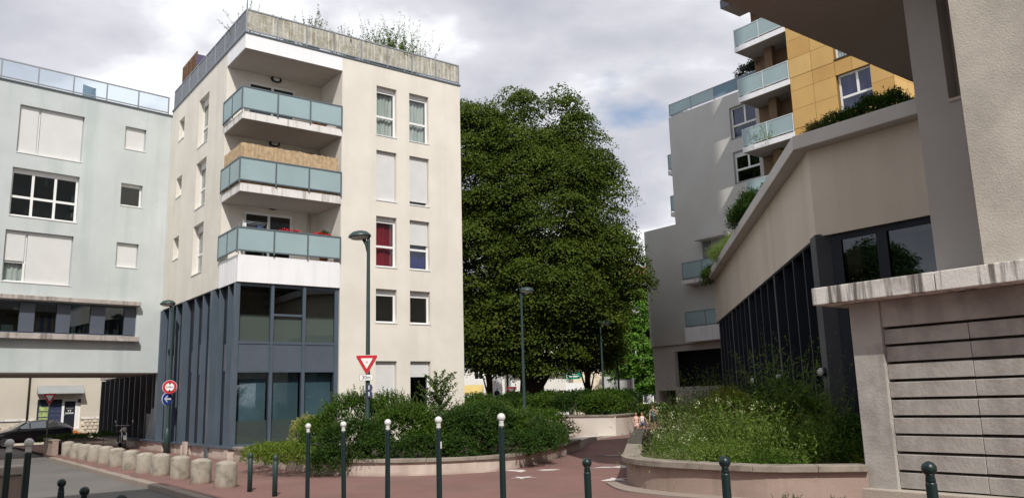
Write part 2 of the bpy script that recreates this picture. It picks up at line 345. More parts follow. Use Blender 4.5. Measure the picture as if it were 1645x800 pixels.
# ------------------------------------------------------------------ mesh helpers
class MB:
    """collects shapes; build() links them as ONE mesh object"""
    def __init__(s, f=None): s.v, s.f, s.sm, s.map = [], [], [], f
    def add(s, vs_, fs, smooth=False):
        o = len(s.v)
        if s.map: vs_ = [s.map(*p) for p in vs_]
        s.v += [tuple(p) for p in vs_]
        s.f += [tuple(i + o for i in q) for q in fs]
        s.sm += [smooth] * len(fs)
        return s
    def box(s, x0, x1, y0, y1, z0, z1):
        return s.add([(x0, y0, z0), (x1, y0, z0), (x1, y1, z0), (x0, y1, z0), (x0, y0, z1), (x1, y0, z1), (x1, y1, z1), (x0, y1, z1)],
                     [(0, 3, 2, 1), (4, 5, 6, 7), (0, 1, 5, 4), (1, 2, 6, 5), (2, 3, 7, 6), (3, 0, 4, 7)])
    def hexa(s, p):     # eight corners, bottom four then top four
        return s.add(p, [(0, 3, 2, 1), (4, 5, 6, 7), (0, 1, 5, 4), (1, 2, 6, 5), (2, 3, 7, 6), (3, 0, 4, 7)])
    def prism(s, poly, z0, z1, smooth=False):
        n = len(poly)
        vs_ = [(x, y, z0) for x, y in poly] + [(x, y, z1) for x, y in poly]
        s.add(vs_, [tuple(range(n - 1, -1, -1)), tuple(range(n, 2 * n))])
        o = len(s.v) - 2 * n
        for i in range(n):
            j = (i + 1) % n
            s.f.append((o + i, o + j, o + n + j, o + n + i)); s.sm.append(smooth)
        return s
    def tube(s, pts, r, n=8, cap=True):
        pts = [Vector(p) for p in pts]; rs = r if isinstance(r, (list, tuple)) else [r] * len(pts)
        vs_, fs = [], []
        px = None
        for i, p in enumerate(pts):
            d = (pts[min(i + 1, len(pts) - 1)] - pts[max(i - 1, 0)]).normalized()
            if px is None:
                px = d.orthogonal().normalized()
            px = (px - d * px.dot(d)).normalized(); py = d.cross(px)
            for k in range(n):
                a = 2 * math.pi * k / n
                vs_.append(p + (px * math.cos(a) + py * math.sin(a)) * rs[i])
        for i in range(len(pts) - 1):
            for k in range(n):
                a, b = i * n + k, i * n + (k + 1) % n
                fs.append((a, b, b + n, a + n))
        s.add(vs_, fs, True)
        if cap:
            o = len(s.v) - len(vs_)
            s.f += [tuple(o + k for k in range(n - 1, -1, -1)), tuple(o + (len(pts) - 1) * n + k for k in range(n))]; s.sm += [False, False]
        return s
    def lathe(s, prof, n=16, c=(0, 0, 0), axis='z', smooth=True):
        vs_, fs = [], []
        for r_, h in prof:
            for k in range(n):
                a = 2 * math.pi * k / n
                x, y = r_ * math.cos(a), r_ * math.sin(a)
                p = (x, y, h) if axis == 'z' else ((x, h, y) if axis == 'y' else (h, x, y))
                vs_.append((p[0] + c[0], p[1] + c[1], p[2] + c[2]))
        for i in range(len(prof) - 1):
            for k in range(n):
                a, b = i * n + k, i * n + (k + 1) % n
                fs.append((a, b, b + n, a + n))
        s.add(vs_, fs, smooth)
        o = len(s.v) - len(vs_)
        if prof[0][0] > 1e-4: s.f.append(tuple(o + k for k in range(n - 1, -1, -1))); s.sm.append(False)
        if prof[-1][0] > 1e-4: s.f.append(tuple(o + (len(prof) - 1) * n + k for k in range(n))); s.sm.append(False)
        return s
    def ball(s, c, r, n=14, m=9, sz=1.0):
        return s.lathe([(max(1e-5, r * math.sin(math.pi * i / m)), -r * sz * math.cos(math.pi * i / m)) for i in range(m + 1)], n, c)
    def build(s, name, mat, parent=None, bevel=0.0, label=None, kind=None, loc=None, rot=None):
        me = bpy.data.meshes.new(name)
        me.from_pydata(s.v, [], s.f)
        me.polygons.foreach_set('use_smooth', s.sm)
        mats = mat if isinstance(mat, (list, tuple)) else [mat]
        for m_ in mats: me.materials.append(MAT[m_])
        me.update()
        bm = bmesh.new(); bm.from_mesh(me); bmesh.ops.recalc_face_normals(bm, faces=bm.faces); bm.to_mesh(me); bm.free()
        o = bpy.data.objects.new(name, me); col.objects.link(o)
        if parent: o.parent = parent
        if bevel:
            b = o.modifiers.new('edge', 'BEVEL'); b.width = bevel; b.segments = 2; b.limit_method = 'ANGLE'; b.angle_limit = R(50)
        if label: o['label'] = label
        if kind: o['kind'] = kind
        if loc is not None: o.location = loc
        if rot is not None: o.rotation_euler = rot
        return o

def tag(o, label, cat, group=None):
    o['label'] = label; o['category'] = cat
    if group: o['group'] = group
    return o
def thing(name, label, cat, loc=(0, 0, 0), rz=0.0, group=None):
    o = bpy.data.objects.new(name, None); col.objects.link(o)
    o.empty_display_size = 0.2
    o.location = loc; o.rotation_euler = (0, 0, rz)
    return tag(o, label, cat, group)
def structure(o): o['kind'] = 'structure'; return o
def stuff(o): o['kind'] = 'stuff'; return o
def kids(o): return [c for c in o.children]
def copy_tree(o, label=None, loc=None, rot=None):
    def rec(x, p):
        c = x.copy(); col.objects.link(c); c.parent = p
        for ch in list(x.children): rec(ch, c)
        return c
    c = rec(o, None)
    if label: c['label'] = label
    if loc is not None: c.location = loc
    if rot is not None: c.rotation_euler = rot
    return c
def share(o, name, parent, loc, rot=None, scale=None):      # another piece of the same mesh
    c = bpy.data.objects.new(name, o.data); col.objects.link(c); c.parent = parent; c.location = loc
    if rot is not None: c.rotation_euler = rot
    if scale is not None: c.scale = scale
    return c

def wall(mb, s0, s1, z0, z1, holes, d0, d1):
    """a wall in (along, depth, up) coordinates with rectangular openings"""
    zs = sorted({z0, z1, *[h[2] for h in holes], *[h[3] for h in holes]})
    zs = [z for z in zs if z0 <= z <= z1]
    for a, b in zip(zs, zs[1:]):
        zm = (a + b) / 2
        cuts = sorted([(max(s0, h[0]), min(s1, h[1])) for h in holes if h[2] < zm < h[3]])
        x = s0
        for c0, c1 in cuts:
            if c0 > x + 1e-4: mb.box(x, c0, d0, d1, a, b)
            x = max(x, c1)
        if x < s1 - 1e-4: mb.box(x, s1, d0, d1, a, b)
    return mb
FRONT = lambda s, d, z: (s, d, z)          # facade facing -y, seen from outside left to right
SIDE = lambda s, d, z: (d, s, z)           # facade facing -x

def shutter_mesh(mb, s0, s1, z0, z1, d):
    n = max(2, int((z1 - z0) / 0.052)); h = (z1 - z0) / n
    for i in range(n):
        mb.box(s0, s1, d + 0.006, d + 0.02, z0 + i * h, z0 + i * h + h * 0.22)
        mb.box(s0, s1, d, d + 0.02, z0 + i * h + h * 0.22, z0 + (i + 1) * h)
def window(par, f, s0, s1, z0, z1, d=0.16, bars_s=(), bars_z=(), fr=0.07, glassm='window_glass', shut=None, curtain=None, box=0.16, frame='window_white', sill=True, top_only=False):
    """frame (the part) with its pane, shutter, curtain and sill; shut: list of (s0, s1, lowest z)"""
    mb = MB(f)
    t = z1 - (box if box else 0)
    mb.box(s0, s0 + fr, d, d + 0.07, z0, z1); mb.box(s1 - fr, s1, d, d + 0.07, z0, z1)
    mb.box(s0 + fr, s1 - fr, d, d + 0.07, z0, z0 + fr); mb.box(s0 + fr, s1 - fr, d, d + 0.07, t - fr, t)
    if box: mb.box(s0 + fr, s1 - fr, d - 0.02, d + 0.07, t, z1)
    for b in bars_s: mb.box(b - fr * .6, b + fr * .6, d + 0.002, d + 0.068, (bars_z[0] + fr * .6) if top_only else z0 + fr, t - fr)
    zb = sorted(bars_z)
    ss = [s0 + fr] + sorted(bars_s) + [s1 - fr]
    for b in zb:
        for i in range(len(ss) - 1):
            l = ss[i] + (fr * .6 if i else 0); r_ = ss[i + 1] - (fr * .6 if i < len(ss) - 2 else 0)
            if top_only and i: continue
            if top_only: r_ = s1 - fr
            mb.box(l, r_, d + 0.002, d + 0.068, b - fr * .6, b + fr * .6)
    w = mb.build('window', frame, par)
    zz = [z0 + fr] + zb + [t - fr]
    for i in range(len(ss) - 1):
        for j in range(len(zz) - 1):
            if top_only and j == 0:
                if i == 0: MB(f).box(s0 + fr, s1 - fr, d + 0.03, d + 0.042, zz[0], zz[1] - fr * .6).build('pane', glassm, w)
                continue
            a0 = ss[i] + (fr * .6 if i else 0); a1 = ss[i + 1] - (fr * .6 if i < len(ss) - 2 else 0)
            c0 = zz[j] + (fr * .6 if j else 0); c1 = zz[j + 1] - (fr * .6 if j < len(zz) - 2 else 0)
            MB(f).box(a0, a1, d + 0.03, d + 0.042, c0, c1).build('pane', glassm, w)
    if curtain:
        cb = MB(f); n = int((s1 - s0) / 0.05)
        cs = [s0 + fr + (s1 - s0 - 2 * fr) * i / n for i in range(n + 1)]
        dd = [d + 0.16 + 0.03 * math.sin(i * 1.7) + 0.015 * math.sin(i * 0.6 + s0) for i in range(n + 1)]
        pv = []
        for a_, q in zip(cs, dd): pv += [(a_, q, z0 + fr), (a_, q, t - fr)]
        cb.add(pv, [(2 * i, 2 * i + 2, 2 * i + 3, 2 * i + 1) for i in range(n)], True)
        cb.build('curtain', curtain, w)
    if shut:
        for a0, a1, lo in shut:
            sb = MB(f); shutter_mesh(sb, a0, a1, max(lo, z0 + 0.01), z1 - 0.02, d - 0.05)
            sb.build('roller_shutter', 'shutter_white', w)
    if sill:
        MB(f).box(s0 - 0.02, s1 + 0.02, -0.022, d, z0 - 0.03, z0 + 0.006).build('sill', 'shutter_white' if sill is True else sill, w)
    return w

# ================================================================== GROUND
def sheet(name, mat, xs, ys, z, keep=None):
    vs_, fs = [], []
    for b in ys:
        for a in xs:
            p = W(a, b); vs_.append((p.x, p.y, z + g(p)))
    nx = len(xs)
    for j in range(len(ys) - 1):
        for i in range(nx - 1):
            if keep and not keep((xs[i] + xs[i + 1]) / 2, (ys[j] + ys[j + 1]) / 2): continue
            fs.append((j * nx + i, j * nx + i + 1, (j + 1) * nx + i + 1, (j + 1) * nx + i))
    mb = MB(); mb.add(vs_, fs, True)
    return structure(mb.build(name, mat))
def lin(a, b, st): return [a + (b - a) * i / max(1, round((b - a) / st)) for i in range(max(1, round((b - a) / st)) + 1)]
sheet('road', 'asphalt', [-400, -150, -60] + lin(-30, 5.0, 1.0) + lin(6, 30, 2) + [45, 70, 150, 400], [-400, -150, -50] + lin(-20, 30, 1.0) + lin(33, 60, 3) + [80, 120, 200, 500], -0.12)
sheet('pavement', 'red_asphalt', [5.2] + lin(6, 30, 1.0) + [34, 38, 42], lin(-14, 20, 1.0) + lin(22, 52, 3), 0.0)
sheet('side_pavement', 'asphalt', [-30, -20, -10] + lin(-6, 1.35, 1.0), lin(-14, 13, 1.0), -0.04)

kerb = bpy.data.objects.new('kerb', None); col.objects.link(kerb); structure(kerb)
for i in range(38):
    b0 = -1 + i * 1.0
    low = b0 < 17
    P0, P1 = W(5.0, b0 + .008), W(5.0, b0 + .992)
    h = -0.004 if low else 0.004 + 0.006 * math.sin(i * 2.3)
    mb = MB()
    q = [W(4.98, b0 + .008), W(5.2, b0 + .008), W(5.2, b0 + .992), W(4.98, b0 + .992)]
    mb.hexa([(p.x, p.y, g(p) - .2) for p in q] + [(p.x, p.y, g(p) + h) for p in q])
    mb.build('kerb_stone', 'kerb_stone', kerb, bevel=0.015)

# ================================================================== CREAM CORNER BUILDING
CB = thing('corner_building', 'cream corner apartment block with stacked balconies and dark blue glazed ground floor', 'building', W(9.07, 27.67), YAW)
CZ = 15.25
cols_f = [(5.36, 6.27), (6.87, 7.80)]
rows_f = [(12.32, 14.40), (9.63, 11.68), (6.96, 8.98), (4.78, 6.09), (1.25, 3.31)]
holes_f = [(a, b, c, d) for a, b in cols_f for c, d in rows_f]
cols_l = [(4.25, 5.62), (7.78, 8.65)]
holes_l = []
for (zt0, zt1), (zs0, zs1) in zip([(12.33, 14.42), (9.70, 11.66), (6.98, 9.0)], [(13.47, 14.44), (10.84, 11.75), (8.07, 9.05)]):
    holes_l += [(4.25, 5.62, zt0, zt1), (7.78, 8.65, zs0, zs1)]
m = MB(FRONT); wall(m, 3.86, 9.4, -0.3, CZ, holes_f, 0, 0.32)
m.map = SIDE; wall(m, 2.05, 9.9, 6.05, CZ, holes_l, 0, 0.32)
m.map = None
m.box(9.1, 9.4, 0.32, 9.9, -0.3, CZ)            # far side
m.box(0.32, 9.1, 9.6, 9.9, -0.3, CZ)            # back
m.box(3.86, 4.16, 0.32, 2.05, -0.3, CZ - 0.3)     # loggia side
m.build('wall', 'cream_stucco', CB)
m = MB(FRONT)
doors_l = [(0.86, 2.76, z, z + 2.04) for z in (7.0, 9.55, 12.23)]
wall(m, 0.32, 4.16, 6.05, CZ - 0.2, doors_l, 2.052, 2.30)
m.build('loggia_wall', 'cream_stucco', CB)
MB().box(0.36, 9.06, 2.32, 9.56, CZ - 0.3, CZ - 0.02).build('roof', 'grey_stucco', CB)
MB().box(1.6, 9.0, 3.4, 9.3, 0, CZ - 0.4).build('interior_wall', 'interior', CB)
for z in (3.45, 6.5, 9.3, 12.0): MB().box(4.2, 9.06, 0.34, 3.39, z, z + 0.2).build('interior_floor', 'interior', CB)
# balcony slabs, roof slab, white bands
MB().box(-0.0, 3.855, 0.0, 2.05, 14.67, CZ).build('roof_slab', ['white_panel'], CB)
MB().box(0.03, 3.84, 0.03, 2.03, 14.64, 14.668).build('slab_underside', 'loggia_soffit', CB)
MB().box(-0.04, 9.44, -0.04, 9.9, CZ + .002, CZ + 0.06).build('roof_edge', 'rail_dark', CB)
for z0, z1, mt in ((11.95, 12.23, 'white_concrete'), (9.25, 9.55, 'white_concrete')):
    MB().box(-0.03, 3.85, -0.03, 2.05, z0, z1).build('balcony_slab', mt, CB, bevel=0.01)
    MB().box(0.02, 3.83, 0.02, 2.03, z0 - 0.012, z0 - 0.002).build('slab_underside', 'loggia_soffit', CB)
lf = MB().box(0.0, 3.85, 0.0, 2.05, 6.02, 6.98)
for i in range(15):
    if i: lf.box(i * 3.85 / 15 - 0.006, i * 3.85 / 15 + 0.006, -0.004, 0.02, 6.03, 6.97)
for i in range(1, 8): lf.box(-0.004, 0.02, i * 2.05 / 8 - 0.006, i * 2.05 / 8 + 0.006, 6.03, 6.97)
lf.build('white_band', 'white_panel', CB)
# loggia doors, lights, pipes
for k, (a, b, z0, z1) in enumerate(doors_l):
    window(CB, FRONT, a, b, z0 + 0.02, z1, d=2.08, bars_s=((a + b) / 2 + .02,), fr=0.08, glassm='dark_glass', box=0, sill=False)
    lt = MB(); c_ = (1.93, 2.03, z0 + 2.33)
    lt.lathe([(0.11, 0.0), (0.165, 0.01), (0.165, 0.07), (0.11, 0.08)], 16, (0, 0, 0), 'y')
    lt.v = [(c_[0] + x * 1.35, c_[1] - y, c_[2] + z * .8) for x, y, z in lt.v]
    lb = lt.build('bulkhead_light', 'black_plastic', CB)
    le = MB(); le.ball((0, 0, 0), 0.115, 14, 8); le.v = [(c_[0] + x * 1.3, c_[1] - 0.07 + y * .35, c_[2] + z * .75) for x, y, z in le.v]
    le.build('lens', 'lamp_lens', lb)
    if k != 2: MB().tube([(3.45, 1.98, z0), (3.45, 1.98, z0 + 2.2)], 0.05, 8).build('drain_pipe', 'beige_stucco', CB)
# balcony rails with frosted panels
def rail_run(par, pts, z0, z1, glassm, railm, names=('balcony_panel', 'rail_post'), foot=0.12, postr=0.022):
    """pts: list of (x,y) post positions in order"""
    for za, zb, nm_ in ((z1 - 0.05, z1, 'top_rail'), (z0 - 0.045, z0, 'bottom_rail')):
        rb = MB()
        for (x0, y0), (x1, y1) in zip(pts, pts[1:]):
            dx, dy = x1 - x0, y1 - y0; L_ = math.hypot(dx, dy); nx, ny = -dy / L_ * .024, dx / L_ * .024
            rb.hexa([(x0 + nx, y0 + ny, za), (x0 - nx, y0 - ny, za), (x1 - nx, y1 - ny, za), (x1 + nx, y1 + ny, za),
                     (x0 + nx, y0 + ny, zb), (x0 - nx, y0 - ny, zb), (x1 - nx, y1 - ny, zb), (x1 + nx, y1 + ny, zb)])
        rb.build(nm_, railm, par)
    for x, y in pts:
        MB().box(x - postr * 1.1, x + postr * 1.1, y - postr * 1.1, y + postr * 1.1, z0 - foot, z1 + .004).build(names[1], railm, par)
    for (x0, y0), (x1, y1) in zip(pts, pts[1:]):
        dx, dy = x1 - x0, y1 - y0; L_ = math.hypot(dx, dy); ux, uy = dx / L_ * .03, dy / L_ * .03; nx, ny = -dy / L_ * .006, dx / L_ * .006
        a, b = (x0 + ux, y0 + uy), (x1 - ux, y1 - uy)
        gm = glassm(x0, y0) if callable(glassm) else glassm
        MB().hexa([(a[0] + nx, a[1] + ny, z0), (a[0] - nx, a[1] - ny, z0), (b[0] - nx, b[1] - ny, z0), (b[0] + nx, b[1] + ny, z0),
                   (a[0] + nx, a[1] + ny, z1 - .05), (a[0] - nx, a[1] - ny, z1 - .05), (b[0] - nx, b[1] - ny, z1 - .05), (b[0] + nx, b[1] + ny, z1 - .05)]).build(names[0], gm, par)
bp_ = [(-0.0, 2.02), (-0.0, 1.0), (-0.0, -0.0), (1.26, 0.0), (2.53, 0.0), (3.82, 0.0)]
for z in (12.35, 9.68, 7.14):
    rail_run(CB, [(x - 0.07, y - 0.07) if y < .5 and x < .5 else ((x - .07, y) if x < .5 else (x, y - .07)) for x, y in bp_], z, z + 0.82, 'balcony_glass', 'rail_dark')
# roof terrace rail
rp = [(0.02, 9.72 - i * 1.21) for i in range(8)] + [(0.02, 0.02)] + [(0.02 + i * 1.168, 0.02) for i in range(1, 9)]
rail_run(CB, rp, CZ + 0.17, CZ + 0.97, lambda x, y: 'grey_mesh_panel' if y > .5 else 'weathered_reed', 'rail_grey', ('screen_panel', 'rail_post'))
MB().tube([(0.02, 0.02, CZ + .9), (0.02, 0.02, CZ + 1.45)], 0.02, 6).build('roof_pole', 'rail_dark', CB)
# front windows
fr = {}
for ci, (a, b) in enumerate(cols_f):
    for ri, (z0, z1) in enumerate(rows_f):
        kw = {}
        if ri == 0: kw = dict(bars_z=(z0 + 0.83,), curtain='curtain_white')
        if ri == 1: kw = dict(bars_z=(z0 + 0.83,), shut=[(a + .03, b - .03, z0 if ci == 0 else z0 + 0.16)])
        if ri == 2: kw = dict(bars_z=(z0 + 0.83,), curtain='curtain_red') if ci == 0 else dict(bars_z=(z0 + 0.83,), shut=[(a + .03, b - .03, z0 + 1.02)], curtain='curtain_navy')
        if ri == 3: kw = dict(glassm='dark_glass', box=0.18)
        if ri == 4: kw = dict(shut=[(a + .03, b - .03, z0 if ci == 0 else z0 + 1.45)])
        window(CB, FRONT, a, b, z0, z1, d=0.17, **kw)
for i, (a, b, z0, z1) in enumerate(holes_l):
    if b - a > 1: window(CB, SIDE, a, b, z0, z1, d=0.2, bars_z=(z0 + 0.83,), curtain='curtain_white', box=0.2)
    else: window(CB, SIDE, a, b, z0, z1, d=0.2, curtain='curtain_white', box=0.12)
# --- glazed ground floor, front
GF = 0.10
gm = [0.06, 1.31, 2.50, 3.74]
mb = MB(FRONT)
mb.box(-0.02, 0.14, GF - 0.05, GF + 0.15, 0.4, 6.0)
mb.box(3.70, 3.855, GF - 0.02, GF + 0.2, 0.4, 6.0)
for x in gm[1:3]: mb.box(x - 0.055, x + 0.055, GF - 0.04, GF + 0.12, 0.4, 6.0)
mb.build('mullion', 'blue_metal', CB)
for i in range(3):
    x0, x1 = (gm[i] + (.08 if i == 0 else .055)), (gm[i + 1] - (.04 if i == 2 else .055))
    gf = None
    for za, zb in ((0.4, 0.50), (2.90, 2.985), (3.88, 3.975), (5.90, 6.0)) + (((4.88, 4.96),) if i == 1 else ()):
        o = MB(FRONT).box(x0, x1, GF, GF + 0.1, za, zb).build('transom', 'blue_metal', CB); gf = gf or o
    MB(FRONT).box(x0, x1, GF + 0.02, GF + 0.06, 2.985, 3.88).build('spandrel_panel', 'blue_metal_light', gf)
    MB(FRONT).box(x0, x1, GF + 0.04, GF + 0.052, 0.50, 2.90).build('pane', 'shop_glass', gf)
    MB(FRONT).box(x0, x1, GF + 0.04, GF + 0.052, 3.975, 4.9).build('pane', 'window_glass', gf)
    MB(FRONT).box(x0, x1, GF + 0.04, GF + 0.052, 4.9 if i != 1 else 4.96, 5.90).build('pane', 'dark_glass', gf)
    MB(FRONT).box(x0, x1, GF + 0.10, GF + 0.12, 3.975, 4.9).build('frosted_film', 'film_green', gf)
    MB(FRONT).box(x0, x1, GF + 0.30, GF + 0.32, 0.5 + (0.0 if i == 2 else 0.75), 2.95).build('blind', 'curtain_blue', gf)
    if i < 2: MB(FRONT).box(x0, x1, GF + 0.12, GF + 0.13, 0.5, 1.26).build('frosted_film', 'film_green', gf)
MB(FRONT).box(1.45, 2.05, GF + 0.2, GF + 0.23, 0.52, 0.95).build('notice_board', 'window_white', CB)
for z in (3.5,): MB().box(0.3, 3.8, 0.4, 3.39, z, z + 0.2).build('interior_floor', 'interior', CB)
pl = MB()
for x0, x1 in ((-0.12, 1.2), (1.21, 2.5), (2.51, 3.85)): pl.box(x0, x1, -0.02, 0.4, -0.3, 0.36)
for i in range(17):
    y0 = 0.41 + i * 1.35
    if y0 + 1.34 < 23.5: pl.box(-0.06 + 0.03 * ((i * 7) % 3 - 1), 0.35, y0, y0 + 1.34, -0.3, 0.36)
pl.build('plinth', 'pink_concrete', CB, bevel=0.01)
MB().box(-0.14, 3.85, -0.10, 0.42, 0.365, 0.43).box(-0.14, 0.4, 0.425, 23.4, 0.362, 0.428).build('plinth_ledge', 'blue_metal', CB)
for y in (2.2, 5.2, 7.4): MB().box(-0.20, -0.13, y, y + 0.12, -0.1, 0.36).build('plinth_block', 'pink_concrete' if y == 5.2 else 'blue_metal', CB)
MB().box(-0.24, -0.13, 4.6, 4.95, -0.1, 0.5).build('plinth_block', 'pink_concrete', CB)
# --- side curtain wall with fins (runs on under the green building)
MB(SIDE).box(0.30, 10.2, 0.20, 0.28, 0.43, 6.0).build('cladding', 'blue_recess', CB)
MB(SIDE).box(0.2, 9.9, 0.02, 0.40, 6.0, 6.046).build('soffit', 'dark_cladding', CB)
fin_y = [(0.95, 0), (1.94, 0), (2.60, 1), (3.94, 0), (5.01, 0), (6.31, 1), (7.70, 0), (8.79, 0), (9.86, 1)]
for y, bigf in fin_y:
    w_ = 0.13 if bigf else 0.035
    MB(SIDE).box(y - w_, y + w_, -0.07 if bigf else 0.02, 0.20, 0.43, 5.998).build('fin', 'blue_metal', CB)
for i, ((y0, b0), (y1, b1)) in enumerate(zip(fin_y, fin_y[1:])):
    a = y0 + .26; b = min(y1 - .2, a + .42)
    mb = MB(SIDE); mb.box(a, b, 0.16, 0.199, 3.0 + .15 * (i % 3), 3.95 + .2 * (i % 2))
    mb.build('spandrel_panel', 'blue_metal_light', CB)
    MB(SIDE).box(a, b, 0.18, 0.199, 4.1 + .2 * (i % 2), 5.6 - .3 * (i % 2)).build('pane', 'dark_glass', CB)
    MB(SIDE).box(a, b, 0.178, 0.199, 0.6 + .5 * (i % 2), 2.7).build('pane', 'dark_glass', CB)
# corner return pane seen edge-on
for za, zb, gl_ in ((0.5, 2.9, 'shop_glass'), (3.98, 4.85, 'window_glass'), (4.95, 5.88, 'window_glass')):
    MB(SIDE).box(0.2, 0.9, 0.24, 0.25, za, zb).build('pane', gl_, CB)
for z in (4.85, 3.89, 2.89): MB(SIDE).box(0.18, 0.92, 0.22, 0.29, z, z + .09).build('transom', 'blue_metal', CB)
# the fins that continue under the passage
MB(SIDE).box(10.25, 23.3, 0.50, 0.56, 0.43, 3.4).build('cladding', 'dark_cladding', CB)
MB(SIDE).box(15.2, 23.3, 0.1, 0.56, 3.41, 8.0).build('rear_wall', 'cream_stucco', CB)
for i in range(11):
    y = 11.2 + i * 1.15
    MB(SIDE).box(y - .05, y + .05, 0.06, 0.499, 0.43, 3.35).build('fin', 'dark_cladding_edge', CB)
MB(SIDE).box(10.6, 12.4, 0.1, 0.46, 0.43, 1.55).build('spandrel_panel', 'blue_metal_light', CB)
MB(SIDE).box(9.95, 10.25, -0.05, 0.5, 0.0, 3.25).build('pillar', 'blue_metal', CB)

# things on the balconies and the roof
def local(o_, x, y, z):
    return o_.matrix_world @ Vector((x, y, z))
bpy.context.view_layer.update()
def cbp(x, y, z): return CB.matrix_world @ Vector((x, y, z))
def at_cb(name, label, cat, x, y, z, group=None): return thing(name, label, cat, cbp(x, y, z), YAW, group)
rs = at_cb('reed_screen', 'split reed privacy screen tied inside the middle balcony rail', 'screen', 0, 0, 9.56)
for x0, y0, x1, y1 in ((0.0, 1.98, 0.0, 0.0), (0.0, 0.0, 3.72, 0.0)):
    mb = MB(); n = int(math.hypot(x1 - x0, y1 - y0) / 0.035)
    for i in range(n):
        t0 = i / n; t1 = (i + .86) / n; h = 1.46 + 0.05 * random.random()
        xa, ya, xb, yb = x0 + (x1 - x0) * t0, y0 + (y1 - y0) * t0, x0 + (x1 - x0) * t1, y0 + (y1 - y0) * t1
        if x0 == x1: mb.box(0.0, 0.022, min(ya, yb), max(ya, yb), 0, h)
        else: mb.box(xa, xb, 0.0, 0.022, 0, h)
    stuff(mb.build('reed_panel', 'reed', rs))
ft = at_cb('folded_table', 'dark folding table leaning at the right end of the top balcony', 'table', 3.2, 1.0, 12.23)
MB().hexa([(0, 0, .5), (.55, 0, .5), (.55, .35, .5), (0, .35, .5), (.0, .0, 1.22), (.42, .0, 1.16), (.42, .35, 1.16), (0, .35, 1.22)]).build('table_top', 'pergola_wood', ft)
for x in (.05, .45): MB().tube([(x, .1, 0), (x, .1, .5)], .02, 6).build('leg', 'black_plastic', ft)
cr = at_cb('clothes_rack', 'grey clothes airer hung with dark washing on the lowest balcony', 'clothes rack', 0.75, 0.7, 6.98)
fm = MB()
for x in (-.45, .45):
    fm.tube([(x, -.25, 0), (x, .25, 1.35)], .012, 5); fm.tube([(x, .25, 0), (x, -.25, 1.35)], .012, 5)
for y in (-.25, 0, .25): fm.tube([(-.45, y, 1.3), (.45, y, 1.3)], .01, 5)
fm.build('frame', 'rail_grey', cr)
for x, w_, m_ in ((-.1, .3, 'cloth_black'), (.25, .18, 'cloth_denim'), (-.35, .12, 'cloth_white')):
    MB().box(x - w_ / 2, x + w_ / 2, -.02 + x * .2, .02 + x * .2, .8, 1.29).build('garment', m_, cr)

# ================================================================== PALE GREEN BUILDING over the passage
GB = thing('green_building', 'pale green apartment block bridging over the passage at the left edge', 'building', W(9.07, 37.6), YAW + R(7))
wins = [(-6.13, -3.69, 12.15, 14.17), (-6.20, -3.72, 9.51, 11.50), (-6.25, -3.78, 6.85, 8.92),
        (-2.02, -1.12, 13.12, 14.15), (-2.05, -1.14, 10.54, 11.54), (-2.08, -1.16, 7.82, 8.88),
        (-11.6, -9.2, 12.15, 14.17), (-11.6, -9.2, 9.51, 11.50), (-11.6, -9.2, 6.85, 8.92)]
band = (-16.0, -1.08, 4.83, 6.13)
m = MB(FRONT); wall(m, -18, 0.25, 3.3, 15.05, wins + [band], 0, 0.32)
m.map = None
m.box(-18, -17.7, .32, 5.0, 3.3, 15.05); m.box(-17.7, 0.0, 4.7, 5.0, 3.3, 15.05)
m.build('wall', 'green_stucco', GB)
MB().box(-17.7, 0, .32, 4.7, 14.7, 15.0).build('roof', 'grey_stucco', GB)
MB().box(-18, 0.2, 0.33, 4.69, 3.32, 3.5).box(-17.7, -.1, .5, 4.6, 9.1, 9.3).build('interior_floor', 'interior', GB)
MB().box(-17.95, 0.0, 0.02, 4.98, 3.27, 3.298).build('soffit', 'loggia_soffit', GB)
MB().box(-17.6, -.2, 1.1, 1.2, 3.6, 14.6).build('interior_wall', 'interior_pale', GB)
MB(FRONT).box(-18, 0.0, -0.06, 0.35, 15.052, 15.10).build('roof_edge', 'rail_dark', GB)
for i, (a, b, z0, z1) in enumerate(wins):
    w3 = a + (b - a) * .31
    if b - a > 2:
        k = i % 6
        if k == 0: window(GB, FRONT, a, b, z0, z1, d=.17, bars_s=(w3,), shut=[(a + .04, w3 - .04, z0), (w3 + .05, b - .04, z0)], box=.1)
        elif k == 1: window(GB, FRONT, a, b, z0, z1, d=.17, bars_s=(a + .8, a + 1.63), bars_z=(z0 + .82,), fr=.08, glassm='dark_glass', box=.12)
        else: window(GB, FRONT, a, b, z0, z1, d=.17, bars_s=(w3,), bars_z=(z0 + .82,), shut=[(a + .04, w3 - .04, z0 + .85), (w3 + .05, b - .04, z0)], curtain='curtain_white', box=.1)
    elif i == 4: window(GB, FRONT, a, b, z0, z1, d=.17, curtain=None, glassm='dark_glass', box=.06)
    else: window(GB, FRONT, a, b, z0, z1, d=.17, shut=[(a + .04, b - .04, z0)], box=.08)
